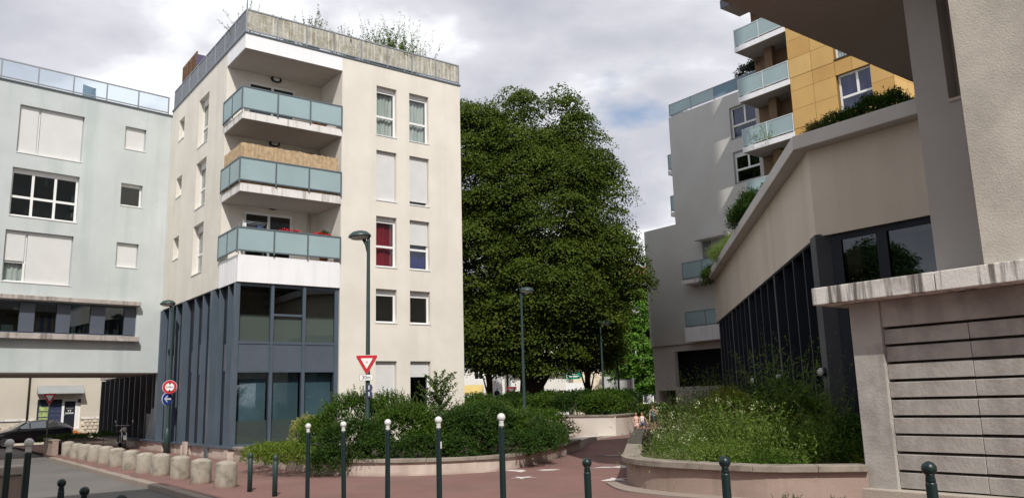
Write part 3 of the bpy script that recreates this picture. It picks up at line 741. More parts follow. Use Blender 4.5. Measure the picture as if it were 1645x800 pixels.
# band of office windows between two concrete ledges
for z0, z1, nm in ((6.135, 6.32, 'ledge'), (4.60, 4.825, 'ledge')):
    MB(FRONT).box(-16.1, -1.02, -0.30, 0.10, z0, z1).build(nm, 'ledge_concrete', GB, bevel=0.02)
seq = [(-5.51, -4.97), (-4.18, -3.67), (-2.89, -2.33), (-1.55, -1.10)]
edges = [-16.0]
for k in range(6): seq.append((-7.0 - k * 1.35 - .1, -6.4 - k * 1.35 - .1))
seq.sort()
prev = -16.0
mb = MB(FRONT)
mb.box(-16, -1.1, .14, .22, 4.83, 4.90); mb.box(-16, -1.1, .14, .22, 6.05, 6.13)
bf = mb.build('window_frame', 'blue_metal', GB)
for a, b in seq:
    if a > prev + .1: MB(FRONT).box(prev + .02, a - .02, .17, .18, 4.9, 6.05).build('pane', 'dark_glass', bf)
    MB(FRONT).box(a, b, .09, .22, 4.90, 6.05).build('band_panel', 'blue_metal_light', GB)
    prev = b
bl = MB(FRONT)
bl.box(-4.93, -4.22, .24, .25, 4.95, 5.62); bl.build('window_blind', 'reed', GB)
MB(FRONT).box(-4.73, -4.58, .232, .238, 4.95, 5.62).box(-4.45, -4.33, .232, .238, 4.95, 5.62).build('blind_stripe', 'sign_blue', GB)
for a, b, h, mt in ((-6.05, -5.65, .25, 'window_white'), (-3.55, -3.4, .3, 'window_white'), (-2.98, -2.92, .35, 'awning_yellow'), (-2.25, -2.1, .16, 'book_mix'), (-1.9, -1.75, .22, 'book_mix'), (-3.3, -3.15, .14, 'book_mix')):
    MB(FRONT).box(a, b, .26, .36, 4.92, 4.92 + h).build('office_item', mt, GB)
rail_run(GB, [(-0.19 - i * 1.34, 0.03) for i in range(13)][::-1], 15.22, 15.95, 'rail_glass', 'rail_grey', ('glass_panel', 'rail_post'), foot=.14)
ds = thing('terrace_divider', 'blue-grey slanted glass divider on the green block roof terrace', 'divider', GB.location + Vector((0, 0, 0)), YAW + R(7))
MB().hexa([(-3.35, .1, 15.1), (-3.3, .1, 15.1), (-3.3, 1.9, 15.1), (-3.35, 1.9, 15.1), (-3.35, .12, 15.6), (-3.3, .12, 15.6), (-3.3, 1.9, 16.35), (-3.35, 1.9, 16.35)]).build('divider_pane', 'balcony_glass_blue', ds)
for y in (.12, 1.9): MB().tube([(-3.32, y, 15.05), (-3.32, y, 15.62 if y < 1 else 16.37)], .02, 5).build('divider_post', 'rail_grey', ds)
pg = thing('roof_pergola', 'brown lattice screen box at the far corner of the cream roof terrace', 'pergola', cbp(0.35, 7.6, CZ), YAW)
for y0 in (0, .75, 1.5):
    mb = MB()
    mb.box(-.03, .03, y0, y0 + .05, 0, 2.25)
    for k in range(20): mb.box(-.02, .0, y0 + .05, y0 + .7, .12 + k * .11, .17 + k * .11)
    for k in range(5): mb.box(.0, .02, y0 + .08 + k * .13, y0 + .12 + k * .13, .1, 2.22)
    mb.box(-.03, .03, y0 + .7, y0 + .75, 0, 2.25)
    stuff(mb.build('lattice_panel', 'pergola_wood', pg))
MB().box(-.02, 1.2, -.03, .0, 1.4, 2.1).build('shade_cloth', 'purple_cloth', pg)

# ================================================================== SHOP HOUSE behind the passage
SH = thing('shop_house', 'beige two storey house with small shop behind the passage', 'building', W(10.34, 55.5), YAW)
hs = [(-3.65, -1.35, 0.72, 2.48), (-14.5, -12.9, 1.4, 3.0), (-9.0, -7.6, 1.5, 3.0)]
m = MB(FRONT); wall(m, -22, 0, 1.32, 9.0, hs, 0, .35); m.map = None
m.box(-22, 0, 6, 6.3, -.2, 9); m.box(-.3, 0, .35, 6, -.2, 9); m.box(-22, -21.7, .35, 6, -.2, 9)
m.build('wall', 'shop_stucco', SH)
m = MB(FRONT); wall(m, -22, 0, -.2, 1.28, hs, .02, .36); m.build('base_wall', 'rough_stone', SH)
MB().box(-22.2, .2, -.3, 6.5, 9.0, 9.25).build('roof', 'roof_tile', SH)
m = MB(FRONT); m.box(-22, -3.7, -.05, 0, 1.27, 1.36).box(-1.3, 0.02, -.05, 0, 1.27, 1.36); m.build('moulding', 'white_concrete', SH)
z = 0.02
for r_ in range(6):
    x = -1.28 + (.13 if r_ % 2 else 0)
    while x < -.05:
        w_ = min(random.uniform(.2, .3), -.0 - x)
        m = MB(FRONT); dd = random.uniform(.03, .07)
        m.hexa([(x + .01, 0.02, z), (x + w_ - .015, 0.02, z), (x + w_ - .015, .2, z), (x + .01, .2, z), (x + .01, 0.02, z + .19), (x + w_ - .015, 0.02, z + .19), (x + w_ - .015, .2, z + .19), (x + .01, .2, z + .19)])
        m.hexa([(x + .03, -dd, z + .025), (x + w_ - .04, -dd, z + .02), (x + w_ - .015, .019, z), (x + .01, .019, z), (x + .03, -dd, z + .16), (x + w_ - .04, -dd, z + .17), (x + w_ - .015, .019, z + .19), (x + .01, .019, z + .19)])
        m.build('stone', 'rough_stone', SH); x += w_
    z += .208
# shop front
MB(FRONT).box(-3.65, -2.35, .10, .16, .72, 2.48).build('shop_window', 'shop_navy', SH)
p = MB(FRONT)
for k in range(4): p.box(-3.55 + .02 * (k % 2), -3.02, .085, .1, .82 + k * .33, 1.09 + k * .33)
p.build('poster', 'poster_green', SH)
p = MB(FRONT)
for k in range(4):
    for q in range(2): p.box(-2.92 + q * .3, -2.70 + q * .3, .09, .1, 1.0 + k * .26, 1.02 + k * .26)
p.build('window_lettering', 'sign_back', SH)
d = MB(FRONT); d.box(-2.35, -2.22, .05, .2, .62, 2.48); d.box(-1.63, -1.5, .05, .2, .62, 2.48); d.box(-2.22, -1.63, .05, .2, 2.36, 2.48); d.box(-2.22, -1.63, .05, .2, .62, .80)
dr = d.build('door', 'window_white', SH)
MB(FRONT).box(-2.22, -1.63, .1, .12, .8, 2.36).build('pane', 'dark_cladding', dr)
MB(FRONT).box(-2.19, -2.16, -.02, .05, 1.5, 1.62).build('handle', 'rail_grey', dr)
def text_mesh(name, body, size, mat, parent, M, extrude=0.002, align='CENTER'):
    cu = bpy.data.curves.new('txt', 'FONT'); cu.body = body; cu.size = size; cu.extrude = extrude; cu.align_x = align; cu.align_y = 'CENTER'
    cu.resolution_u = 3
    t_ = bpy.data.objects.new('txt', cu); col.objects.link(t_)
    dg = bpy.context.evaluated_depsgraph_get()
    me = bpy.data.meshes.new_from_object(t_.evaluated_get(dg))
    bpy.data.objects.remove(t_); bpy.data.curves.remove(cu)
    me.name = name; me.transform(M); me.materials.clear(); me.materials.append(MAT[mat])
    o = bpy.data.objects.new(name, me); col.objects.link(o)
    if parent: o.parent = parent
    return o
p = MB(FRONT); p.box(-2.12, -1.72, .09, .098, 1.94, 1.95); p.box(-2.06, -1.78, .09, .098, 1.83, 1.845)
p.box(-1.99, -1.96, .09, .098, 1.72, 1.82); p.box(-1.89, -1.86, .09, .098, 1.72, 1.82); p.box(-2.14, -1.7, .09, .098, 1.655, 1.685); p.box(-2.14, -1.7, .09, .098, 1.61, 1.635)
p.build('door_lettering', 'sign_white', dr)
MB(FRONT).box(-1.5, -1.35, .08, .2, .62, 2.48).build('door_frame', 'window_white', SH)
MB(FRONT).box(-3.66, -1.35, .05, .12, 2.27, 2.485).build('shop_fascia', 'dark_cladding', SH)
MB(FRONT).hexa([(-3.72, -.55, 2.78), (-1.28, -.55, 2.78), (-1.28, 0, 2.84), (-3.72, 0, 2.84), (-3.72, -.57, 2.82), (-1.28, -.57, 2.82), (-1.28, 0, 3.3), (-3.72, 0, 3.3)]).build('awning', 'awning_cloth', SH)
MB().tube([(-4.15, -.08, 9), (-4.15, -.08, 1.3)], .05, 8).build('drain_pipe', 'bark', SH)
for a, b, z0, z1 in hs[1:]: window(SH, FRONT, a, b, z0, z1, bars_s=((a + b) / 2,))
stp = thing('wooden_steps', 'orange wooden steps with ramp below the shop door', 'steps', W(10.34, 55.5), YAW)
for k in range(3): MB(FRONT).box(-2.4, -1.5 + .25 * (2 - k), -.35 - .3 * (2 - k), -.08 - .27 * (2 - k) + .2, .09 + .19 * k, .24 + .19 * k).build('step', 'orange_wood', stp)
MB(FRONT).hexa([(-1.5, -.5, .0), (-.9, -.5, .0), (-.9, -.1, .0), (-1.5, -.1, .0), (-1.5, -.5, .55), (-.92, -.5, .28), (-.92, -.1, .28), (-1.5, -.1, .55)]).build('ramp', 'orange_wood', stp)

# ================================================================== LOW BUILDING WITH FINS, right
F0 = Vector((7.909, 20.463, 0)); F1 = Vector((11.40, 45.06, 0))
fd = (F1 - F0).normalized(); FANG = math.atan2(fd.y, fd.x) - math.pi / 2
LB = thing('finned_building', 'low beige building with dark vertical fins and plants spilling over its parapet', 'building', F0, FANG)
FLEN = (F1 - F0).length + 0.4
# local: y along the fins, -x outside; the second face runs back towards the viewer
dv = Matrix.Rotation(-FANG, 3, 'Z') @ (-V)           # direction of the second face in local axes
dn = Vector((dv.y, -dv.x, 0));
if dn.x > 0: dn = -dn                                # outward
def SEC(s, d, z):                                     # along second face, depth inward, up
    p = dv * s - dn * d
    return (p.x, p.y, z)
def corner_prism(mb, o0, o1, z0, z1, s_end=8.6):
    """an L-shaped band that follows both faces; o: outward offsets (inner, outer)"""
    nb = (Vector((-1, 0, 0)) + dn).normalized(); kf = 1 / nb.dot(Vector((-1, 0, 0)))
    def ring(o):
        return [Vector((-o, FLEN, 0)), nb * (o * kf), dv * s_end + dn * o]
    A_, B_ = ring(o0), ring(o1)
    for i in range(2):
        mb.hexa([(A_[i].x, A_[i].y, z0), (A_[i + 1].x, A_[i + 1].y, z0), (B_[i + 1].x, B_[i + 1].y, z0), (B_[i].x, B_[i].y, z0),
                 (A_[i].x, A_[i].y, z1), (A_[i + 1].x, A_[i + 1].y, z1), (B_[i + 1].x, B_[i + 1].y, z1), (B_[i].x, B_[i].y, z1)])
m = MB(); corner_prism(m, -0.35, 0.0, 5.66, 7.98); m.build('parapet_wall', 'beige_stucco', LB)
m = MB(); corner_prism(m, -0.5, 0.40, 7.985, 8.36); m.build('parapet_coping', 'light_grey_stucco', LB, bevel=0.02)
m = MB()
a_, b_ = dv * 8.6, Vector((0, FLEN, 0))
m.prism([(0.4, 0.2), (0.4, FLEN), (12, FLEN), (12, a_.y + 2), (a_.x - dn.x * .4, a_.y - dn.y * .4)], 7.2, 7.4); m.build('roof', 'grey_stucco', LB)
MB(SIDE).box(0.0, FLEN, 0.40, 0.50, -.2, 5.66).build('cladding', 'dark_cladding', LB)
MB(SIDE).box(-.0, FLEN, 0.02, 0.40, 5.60, 5.655).build('soffit', 'dark_cladding', LB)
for i, s in enumerate([1.75, 3.25, 4.75, 6.45, 7.95, 9.42, 10.85, 12.5, 13.96, 15.3, 16.65, 18.2, 19.7, 21.1, 22.5, 23.9]):
    bigf = i in (3, 7, 11, 15)
    w_ = .10 if bigf else .03
    mb = MB(SIDE); mb.box(s - w_, s + w_, 0.02, 0.398, -.2, 5.595)
    mb.build('fin', 'dark_cladding', LB)
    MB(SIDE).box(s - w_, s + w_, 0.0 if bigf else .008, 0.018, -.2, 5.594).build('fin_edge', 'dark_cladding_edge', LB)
MB(SIDE).box(-.12, 0.5, -.05, .38, -.2, 5.70).build('corner_pillar', 'dark_cladding_edge', LB)
wz0, wz1 = 3.2, 5.62
mb = MB(SEC); mb.box(.34, .62, .10, .3, -.2, 5.655); mb.box(1.55, 1.82, .08, .3, wz0, 5.5); mb.box(2.92, 3.15, .06, .3, -.2, 5.655); mb.box(.62, 2.92, .1, .3, 5.5, 5.655); mb.box(.62, 2.92, .1, .3, wz0, wz0 + .12)
mb.box(.62, 2.92, .12, .3, -.2, wz0)
fw_ = mb.build('window_frame', 'dark_cladding', LB)
for a, b in ((.62, 1.55), (1.82, 2.92)): MB(SEC).box(a, b, .14, .16, wz0 + .12, 5.5).build('pane', 'dark_glass', fw_)
MB(SEC).box(3.15, 8.6, .05, .4, -.2, 5.655).build('side_wall', 'beige_stucco', LB)
MB(SEC).box(.4, 8.5, 1.4, 1.5, 0, 5.6).build('interior_wall', 'interior', LB)
for s in (.18, 6.45, 12.5):
    o = thing('wall_lamp', {.18: 'half globe wall lamp on the wide corner pillar of the finned building', 6.45: 'half globe wall lamp on the nearer thick fin, middle of three', 12.5: 'half globe wall lamp on the farthest thick fin'}[s], 'wall lamp', LB.matrix_world @ Vector((0, 0, 0)), FANG, 'half globe wall lamps on the fins')
    o.location = F0 + fd * s + Vector((-fd.y, fd.x, 0)) * (.06 if s < 1 else 0.0) + Vector((0, 0, 2.2))
    b = MB(); b.ball((-.10, 0, 0), .112, 14, 8); b.build('globe', 'bollard_white', o)
    b = MB(); b.lathe([(.115, -.012), (.12, .0), (.115, .012)], 16, (-.10, 0, 0), 'y'); b.lathe([(.118, -.05), (.118, .1)], 12, (-.02, 0, 0), 'x'); b.build('guard', 'dark_cladding', o)

# ================================================================== GREY BLOCK, right background
GA = thing('grey_apartments', 'tall grey rendered block with frosted balconies behind the finned building', 'building', W(38.9, 0), YAW)
gw = [(26.98, 28.82, 16.78, 18.75), (26.98, 28.8, 14.02, 15.95), (26.98, 28.8, 11.1, 13.0)]
m = MB(SIDE)
wall(m, 20, 33.62, 12.45, 19.6, gw, 0, .3)
wall(m, 20, 36.4, 4.82, 12.45, [(26.98, 28.8, 11.1, 12.45)], 0, .3)
m.map = None; m.box(.3, 12, 33.32, 33.62, 12.45, 19.6); m.box(.3, 12, 36.1, 36.4, 4.82, 12.45); m.box(11.7, 12, 20, 33.3, 4, 19.6)
m.build('wall', 'grey_stucco', GA)
MB().box(.3, 11.7, 20, 33.3, 19.2, 19.5).box(.3, 11.7, 33.65, 36.1, 12.1, 12.4).build('roof', 'grey_stucco', GA)
MB(SIDE).box(20, 36.38, .02, .3, 4.79, 4.818).build('slab_underside', 'loggia_soffit', GA)
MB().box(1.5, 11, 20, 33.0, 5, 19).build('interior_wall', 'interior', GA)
m = MB(SIDE); wall(m, 30, 36.3, -.2, 4.78, [(30.0, 34.5, 2.2, 4.4), (34.6, 36.0, -.1, 2.0)], .1, .4); m.map = None; m.box(.4, 9, 36.0, 36.3, -.2, 4.78)
m.build('ground_wall', 'light_grey_stucco', GA)
MB(SIDE).box(30, 36.2, 1.2, 1.3, -.2, 4.78).build('interior_wall', 'dark_cladding', GA)
for i, (a, b, z0, z1) in enumerate(gw): window(GA, SIDE, a, b, z0, min(z1, 12.44) if i == 2 else z1, d=.2, bars_s=((a + b) / 2 - .05,), bars_z=(z0 + .82,), fr=.1, top_only=True, curtain=('curtain_navy', None, None)[i], glassm='dark_glass' if i else 'window_glass', box=(0, .22, 0)[i], frame='window_white', sill='rail_dark')
rail_run(GA, [(.05, 26.2), (.05, 28.05), (.05, 29.9), (.05, 31.75), (.05, 33.55), (2.5, 33.55), (5, 33.55)], 19.78, 20.5, lambda x, y: 'balcony_glass_blue' if y < 29 and x < 1 else 'balcony_glass', 'rail_grey')
for z in (17.35, 14.55):
    MB().box(.5, 2.5, 33.63, 34.4, z - 1.38, z - 1.12).build('balcony_slab', 'white_concrete', GA)
    rail_run(GA, [(.55, 33.66), (.55, 34.36), (2.4, 34.36)], z - .95, z, 'balcony_glass', 'rail_grey')
for z in (8.3, 5.9):
    MB().box(1.5, 3.5, 36.42, 37.3, z - 1.2, z - 1.0).build('balcony_slab', 'white_concrete', GA)
    rail_run(GA, [(1.55, 36.46), (1.55, 37.25), (3.4, 37.25)], z - .85, z, 'balcony_glass', 'rail_grey')
MB(SIDE).box(29.4, 31.65, -.75, 0, 10.95, 11.2).build('canopy_slab', 'light_grey_stucco', GA)
MB(SIDE).box(30.9, 31.6, -.02, .02, 9.75, 10.9).build('dark_door', 'interior', GA)  # flat dark panel on the wall between canopy and balcony rail
MB(SIDE).box(29.5, 32.7, -.85, 0, 8.38, 8.62).build('balcony_slab', 'white_concrete', GA)
rail_run(GA, [(-.8, 29.6), (-.8, 31.1), (-.8, 32.62), (-.02, 32.62)], 8.75, 9.72, 'balcony_glass', 'rail_grey')
MB(SIDE).box(29.5, 32.7, -.85, 0, 4.85, 5.72).build('balcony_wall', 'white_panel', GA)
rail_run(GA, [(-.8, 29.6), (-.8, 31.1), (-.8, 32.62), (-.02, 32.62)], 5.82, 6.68, 'balcony_glass', 'rail_grey')
MB(SIDE).box(25.5, 28.0, -.85, 0, 11.75, 12.0).build('balcony_slab', 'white_concrete', GA)
rail_run(GA, [(-.8, 25.6), (-.8, 26.7), (-.8, 27.9), (-.02, 27.9)], 12.1, 13.0, 'balcony_glass', 'rail_pale')

# ================================================================== YELLOW TILED TOWER
YT = thing('yellow_tower', 'tall ochre tiled apartment tower with stacked corner balconies', 'building', W(37.1, 23.4), YAW)
YL = -5.57
yw = [(-4.47, -2.63, 12.72, 14.70), (-4.47, -2.63, 15.63, 17.62), (-4.47, -2.63, 18.5, 20.5), (-4.47, -2.63, 21.4, 23.4)]
m = MB(SIDE); wall(m, YL, 0, 0, 30, yw, .03, .35); m.map = None
m.box(.35, 10, YL, YL + .3, 0, 30); m.box(9.7, 10, YL + .3, 3.3, 0, 30); m.box(1.81, 9.7, 3.0, 3.3, 0, 30); m.box(.35, 9.7, -.3, 0, 0, 30)
m.build('wall', 'yellow_backing', YT)
MB().box(.36, 9.69, YL + .31, 2.99, 29.5, 29.9).build('roof', 'grey_stucco', YT)
MB().box(1.75, 1.80, 0, 3.3, 0, 30).build('loggia_wall', 'loggia_brown', YT)
MB().box(1.6, 9.5, YL + 1, -.4, 10, 29).build('interior_wall', 'interior', YT)
MB().box(.9, 1.3, 1.55, 2.05, 12, 27.2).build('pillar', 'loggia_brown', YT)
tile_mats = ['yellow_tile', 'yellow_tile_pale', 'yellow_tile', 'yellow_tile_deep', 'yellow_tile']
ys = [YL, -4.47, -3.55, -2.63, -1.35, 0]
zs_ = []
z = 12.0
for base in (12.72, 15.63, 18.5, 21.4):
    zs_ += [base - .14, base + .93, base + 1.98]
zs_ = [11.6] + zs_ + [24.6, 26]
cache = {}
for j in range(len(zs_) - 1):
    for i in range(5):
        y0, y1, z0, z1 = ys[i], ys[i + 1], zs_[j], zs_[j + 1]
        if i in (1, 2) and any(z0 < (w_[2] + w_[3]) / 2 + .55 and z1 > (w_[2] + w_[3]) / 2 - .55 for w_ in yw): continue
        if z1 - z0 < .05: continue
        MB(SIDE).box(y0 + .012, y1 - .012, -.0 + .008 * random.random(), .03, z0 + (.022 if j % 3 == 1 else .008), z1 - .008).build('tile', tile_mats[(i * 3 + j * 7 + (i * j) % 4) % 5], YT)
for j in range(len(zs_) - 1):                      # the sunlit return
    for i in range(6):
        MB().box(.02 + i * 1.35, .02 + (i + 1) * 1.35 - .02, YL - .03, YL - .004 * random.random(), zs_[j] + (.022 if j % 3 == 1 else .008), zs_[j + 1] - .008).build('tile', tile_mats[(i * 2 + j * 5) % 5], YT)
for i, (a, b, z0, z1) in enumerate(yw): window(YT, SIDE, a + .02, b - .02, z0, z1, d=.22, bars_s=((a + b) / 2 - .1,), bars_z=(z0 + .78,), fr=.1, top_only=True, curtain=('curtain_navy', 'curtain_navy', 'curtain_white', None)[i], box=0, sill='rail_dark')
for k, zb in enumerate((12.05, 15.08, 18.07, 21.13, 24.2)):
    far = 3.36 if k < 4 else 4.1
    MB().box(-.02, 1.8, 0.0, far, zb, zb + (.3 if k < 4 else .5)).build('balcony_slab', 'white_panel' if k < 4 else 'blue_metal_light', YT)
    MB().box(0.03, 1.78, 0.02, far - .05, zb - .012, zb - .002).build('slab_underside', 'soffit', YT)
    if k < 4: rail_run(YT, [(.0, 0.04), (.0, 1.68), (.0, 3.3), (1.72, 3.3)], zb + .42, zb + 1.36, 'balcony_glass', 'rail_pale', foot=.14)
MB().tube([(.7, 0.1, 24.0), (.7, 3.2, 24.05)], .09, 8).build('awning_roll', 'loggia_brown', YT)

# ================================================================== CONCRETE LOUVRE WALL, right foreground
LW = thing('louvre_wall', 'weathered concrete louvre wall under a dirt streaked coping, right edge', 'wall', W(12.6, 0), YAW)
B0 = -6.0
MB(SIDE).box(B0, 7.2, .30, .6, -.2, 3.15).build('backing_wall', 'interior_pale', LW)
MB(SIDE).box(B0, 6.72, -.01, .29, 2.72, 3.148).build('lintel', 'louvre_concrete', LW, bevel=.01)
MB(SIDE).box(6.72, 7.235, -.05, .62, .16, 3.148).build('pier', 'louvre_concrete', LW, bevel=.012)
MB(SIDE).box(B0, 7.42, -.16, .65, -.3, .2).build('plinth', 'concrete', LW, bevel=.02)
rows = 9; z0 = .22; hh = (2.72 - z0) / rows
lvm = {}
for i in range(rows):
    za = z0 + i * hh
    for j, (s0, s1) in enumerate(((5.42, 6.715), (3.9, 5.412), (2.4, 3.892), (.9, 2.392), (-.6, .892), (-2.1, -.608), (-3.6, -2.108))):
        L_ = s1 - s0
        key = round(L_, 2)
        dz = random.uniform(-.004, .004)
        if key not in lvm:
            mb = MB(); H_ = hh * .84
            mb.hexa([(.02, 0, 0), (.29, 0, .10), (.29, L_, .10), (.02, L_, 0), (.02, 0, H_), (.29, 0, H_ + .04), (.29, L_, H_ + .04), (.02, L_, H_)])
            o = mb.build('louvre', 'louvre_concrete', LW, bevel=.006); lvm[key] = o
            o.location = (random.uniform(-.006, .006), s0, za + dz)
        else:
            o = share(lvm[key], 'louvre', LW, (random.uniform(-.006, .006), s0, za + dz))
            b = o.modifiers.new('edge', 'BEVEL'); b.width = .006; b.segments = 2; b.limit_method = 'ANGLE'; b.angle_limit = R(50)
for s0, s1 in ((5.62, 7.66), (3.6, 5.612), (1.5, 3.592), (-.6, 1.492), (-2.7, -.608), (-4.8, -2.708)):
    MB(SIDE).box(s0, s1 - .006, -.43, 3.2, 3.152, 3.44).build('coping_slab', 'streaked_coping', LW, bevel=.012)
# ================================================================== NEAR BUILDING with overhang
NB = thing('near_building', 'rough rendered building with deep overhang rising above the louvre wall', 'building', W(12.6, 0), YAW)
MB(SIDE).box(-14, 4.95, -.30, 9, 3.442, 22).build('wall', 'rough_render', NB)
m = MB(SIDE); m.box(4.952, 5.37, .62, 1.2, 6.2, 9.0); m.box(4.952, 5.37, .28, 1.2, 3.442, 6.2); m.box(5.37, 5.88, .28, 1.2, 3.442, 9.0)
m.build('pier', 'dark_grey_stucco', NB)
MB(SIDE).box(4.955, 5.369, .255, .6, 6.165, 6.215).build('sill', 'concrete', NB)
MB(SIDE).box(-4, 5.0, 9.02, 12, 0, 9).build('rear_wall', 'dark_grey_stucco', NB)
MB(SIDE).box(5.0, 7.5, 11.4, 13.6, 0, 53).build('shading_tower', 'dark_grey_stucco', NB)  # invented tower out of view, added to keep the sun off the grey block
MB().box(-1.35, 11, 3.95, 8.65, 9.0, 19).build('overhang', 'dark_grey_stucco', NB)
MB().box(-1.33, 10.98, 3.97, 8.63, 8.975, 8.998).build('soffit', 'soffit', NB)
# building behind the viewer on the left, whose shadow lies on the road
SB = thing('street_building', 'plain pale building outside the frame beside the road', 'building', W(-1.45, 8.0), YAW)
m = MB(FRONT); m.box(-18, 0, -14, 0, -.3, 15); m.build('wall', 'facade_cream', SB)
MB().box(-18.1, .1, -14.1, .1, 15.0, 15.25).build('roof', 'grey_stucco', SB)

# ================================================================== PLANTERS
def smooth_path(pts, st):
    """points every st metres along a Catmull-Rom curve"""
    P = [Vector((*p, 0)) for p in pts]; out = []
    for i in range(len(P) - 1):
        p0 = P[max(i - 1, 0)]; p1 = P[i]; p2 = P[i + 1]; p3 = P[min(i + 2, len(P) - 1)]
        for k in range(12):
            t = k / 12
            out.append(.5 * ((2 * p1) + (p2 - p0) * t + (2 * p0 - 5 * p1 + 4 * p2 - p3) * t * t + (3 * p1 - p0 - 3 * p2 + p3) * t ** 3))
    out.append(P[-1])
    res = [out[0]]; acc = 0
    for a, b in zip(out, out[1:]):
        L_ = (b - a).length
        while acc + L_ >= st:
            f_ = (st - acc) / L_; a = a.lerp(b, f_); res.append(a.copy()); L_ = (b - a).length; acc = 0
        acc += L_
    res.append(out[-1])
    return res
def offset(path, d):
    o = []
    for i, p in enumerate(path):
        t = (path[min(i + 1, len(path) - 1)] - path[max(i - 1, 0)]).normalized()
        o.append(p + Vector((-t.y, t.x, 0)) * d)
    return o
def planter(name, label, pts, z1, wmat, cmat, thick=.22, inner=1, stone=1.3, cap=.09, over=.06, z0=-.3, tops=None):
    """curved low wall with separate coping stones; inner=1: bed on the left of the path direction"""
    path = smooth_path(pts, .2)
    n = len(path)
    def top(i): return (z1 if tops is None else tops[0] + (tops[1] - tops[0]) * i / (n - 1)) + g(path[i])
    th = thing(name, label, 'planter', path[0])
    base = path[0]
    pi, po = offset(path, inner * thick), path
    mb = MB(); vs_, fs = [], []
    for i in range(n):
        a, b = po[i] - base, pi[i] - base
        vs_ += [(a.x, a.y, z0), (b.x, b.y, z0), (b.x, b.y, top(i) - cap), (a.x, a.y, top(i) - cap)]
    for i in range(n - 1):
        for k in range(4): fs.append((4 * i + k, 4 * i + (k + 1) % 4, 4 * i + 4 + (k + 1) % 4, 4 * i + 4 + k))
    fs += [(0, 1, 2, 3), (4 * n - 4, 4 * n - 3, 4 * n - 2, 4 * n - 1)]
    mb.add(vs_, fs); mb.build('wall', wmat, th)
    co, ci = offset(path, -inner * over), offset(path, inner * (thick + .05))
    per = max(2, int(stone / .2))
    for s in range(0, n - 1, per):
        e = min(s + per, n - 1); mb = MB(); vs_, fs = [], []
        jit = random.uniform(-.006, .006)
        for i in range(s, e + 1):
            a, b = co[i] - base, ci[i] - base
            if i == s and s: q = (path[i + 1] - path[i]).normalized() * .006; a = a + q; b = b + q
            vs_ += [(a.x, a.y, top(i) - cap + .002), (b.x, b.y, top(i) - cap + .002), (b.x, b.y, top(i) + jit), (a.x, a.y, top(i) + jit)]
        m_ = e - s + 1
        for i in range(m_ - 1):
            for k in range(4): fs.append((4 * i + k, 4 * i + (k + 1) % 4, 4 * i + 4 + (k + 1) % 4, 4 * i + 4 + k))
        fs += [(0, 1, 2, 3), (4 * m_ - 4, 4 * m_ - 3, 4 * m_ - 2, 4 * m_ - 1)]
        mb.add(vs_, fs); mb.build('coping_stone', cmat, th, bevel=.012)
    return th
def wxy(pts): return [tuple(W(a, b).xy) for a, b in pts]
PLc = planter('left_planter', 'long low pink planter wall curving below the shrubs in the centre', wxy([(9.1, 27.45), (8.85, 24.5), (8.8, 22), (8.85, 19.6), (9.3, 18.2), (10.3, 17.2), (11.2, 16.8), (12.2, 16.65), (13.8, 17.4), (15.8, 18.8), (18.6, 20.9)]), .42, 'pink_concrete', 'coping_stone', tops=(.44, .36), inner=1)
PRc = planter('right_planter', 'curved low planter wall with worn stone coping at the right of the path', [(4.4, 30), (3.35, 24), (2.5, 18.6), (2.2, 16.8), (2.32, 15.75), (2.75, 15.0), (3.4, 14.3), (4.2, 13.62), (5.6, 13.3)], .56, 'planter_dark', 'coping_stone', thick=.25, inner=1, stone=1.2, cap=.11, over=.09)
MB().prism([(p.x, p.y) for p in offset(smooth_path([(2.2, 17.0), (2.32, 15.75), (2.75, 15.0), (3.4, 14.3), (4.2, 13.62)], .25), -.42)] + [(p.x, p.y) for p in reversed(offset(smooth_path([(2.2, 17.0), (2.32, 15.75), (2.75, 15.0), (3.4, 14.3), (4.2, 13.62)], .25), .05))], -.05, .03).build('gutter_rim', 'kerb_stone', None, kind='structure')
UPc = planter('upper_planter', 'pale rendered retaining wall below the hedge beside the path', [(-1.5, 40.0), (1.7, 38.3), (4.4, 36.65)], .93, 'pale_render', 'coping_stone', inner=1, stone=1.6, cap=.08, over=.05)
UPe = planter('upper_planter_return', 'short pale end wall where the hedge planter turns away from the path', [(4.42, 36.65), (5.0, 37.7), (5.6, 39.5)], .93, 'pale_render', 'coping_stone', inner=1, stone=1.6, cap=.08, over=.05)
LWp = planter('dark_planter', 'dark low concrete planter wall at the road corner beside the concrete blocks', wxy([(8.0, 47), (6.1, 44.0), (5.55, 41), (5.5, 38.4)]), .62, 'planter_dark', 'coping_stone', inner=-1, cap=.06)
def bed(name, poly, z):
    mb = MB(); n = len(poly); mb.add([(x, y, z) for x, y in poly], [tuple(range(n))]); structure(mb.build(name, 'soil'))
bed('planter_soil', wxy([(9.1, 27.45), (9.02, 24.5), (9.0, 22), (9.05, 19.6), (9.5, 18.4), (10.4, 17.45), (12.2, 16.9), (13.7, 17.6), (15.6, 18.95), (18.4, 21.0), (19.5, 27.6)]), .27)
bed('planter_soil', [(4.7, 30), (3.6, 24), (2.8, 18.6), (2.48, 16.8), (2.6, 15.9), (3, 15.2), (3.6, 14.6), (4.4, 13.9), (5.5, 13.5), (6.2, 13.6), (9, 14), (9.3, 30), (8, 34), (5.4, 34)], .36)
bed('planter_soil', [(-1.5, 40.2), (1.7, 38.5), (4.4, 36.9), (5.0, 37.9), (5.6, 39.7), (6, 46), (-4, 48)], .78)
bed('planter_soil', wxy([(8.0, 47), (6.3, 44.0), (5.75, 41), (5.7, 38.4), (7.6, 39)]), .45)

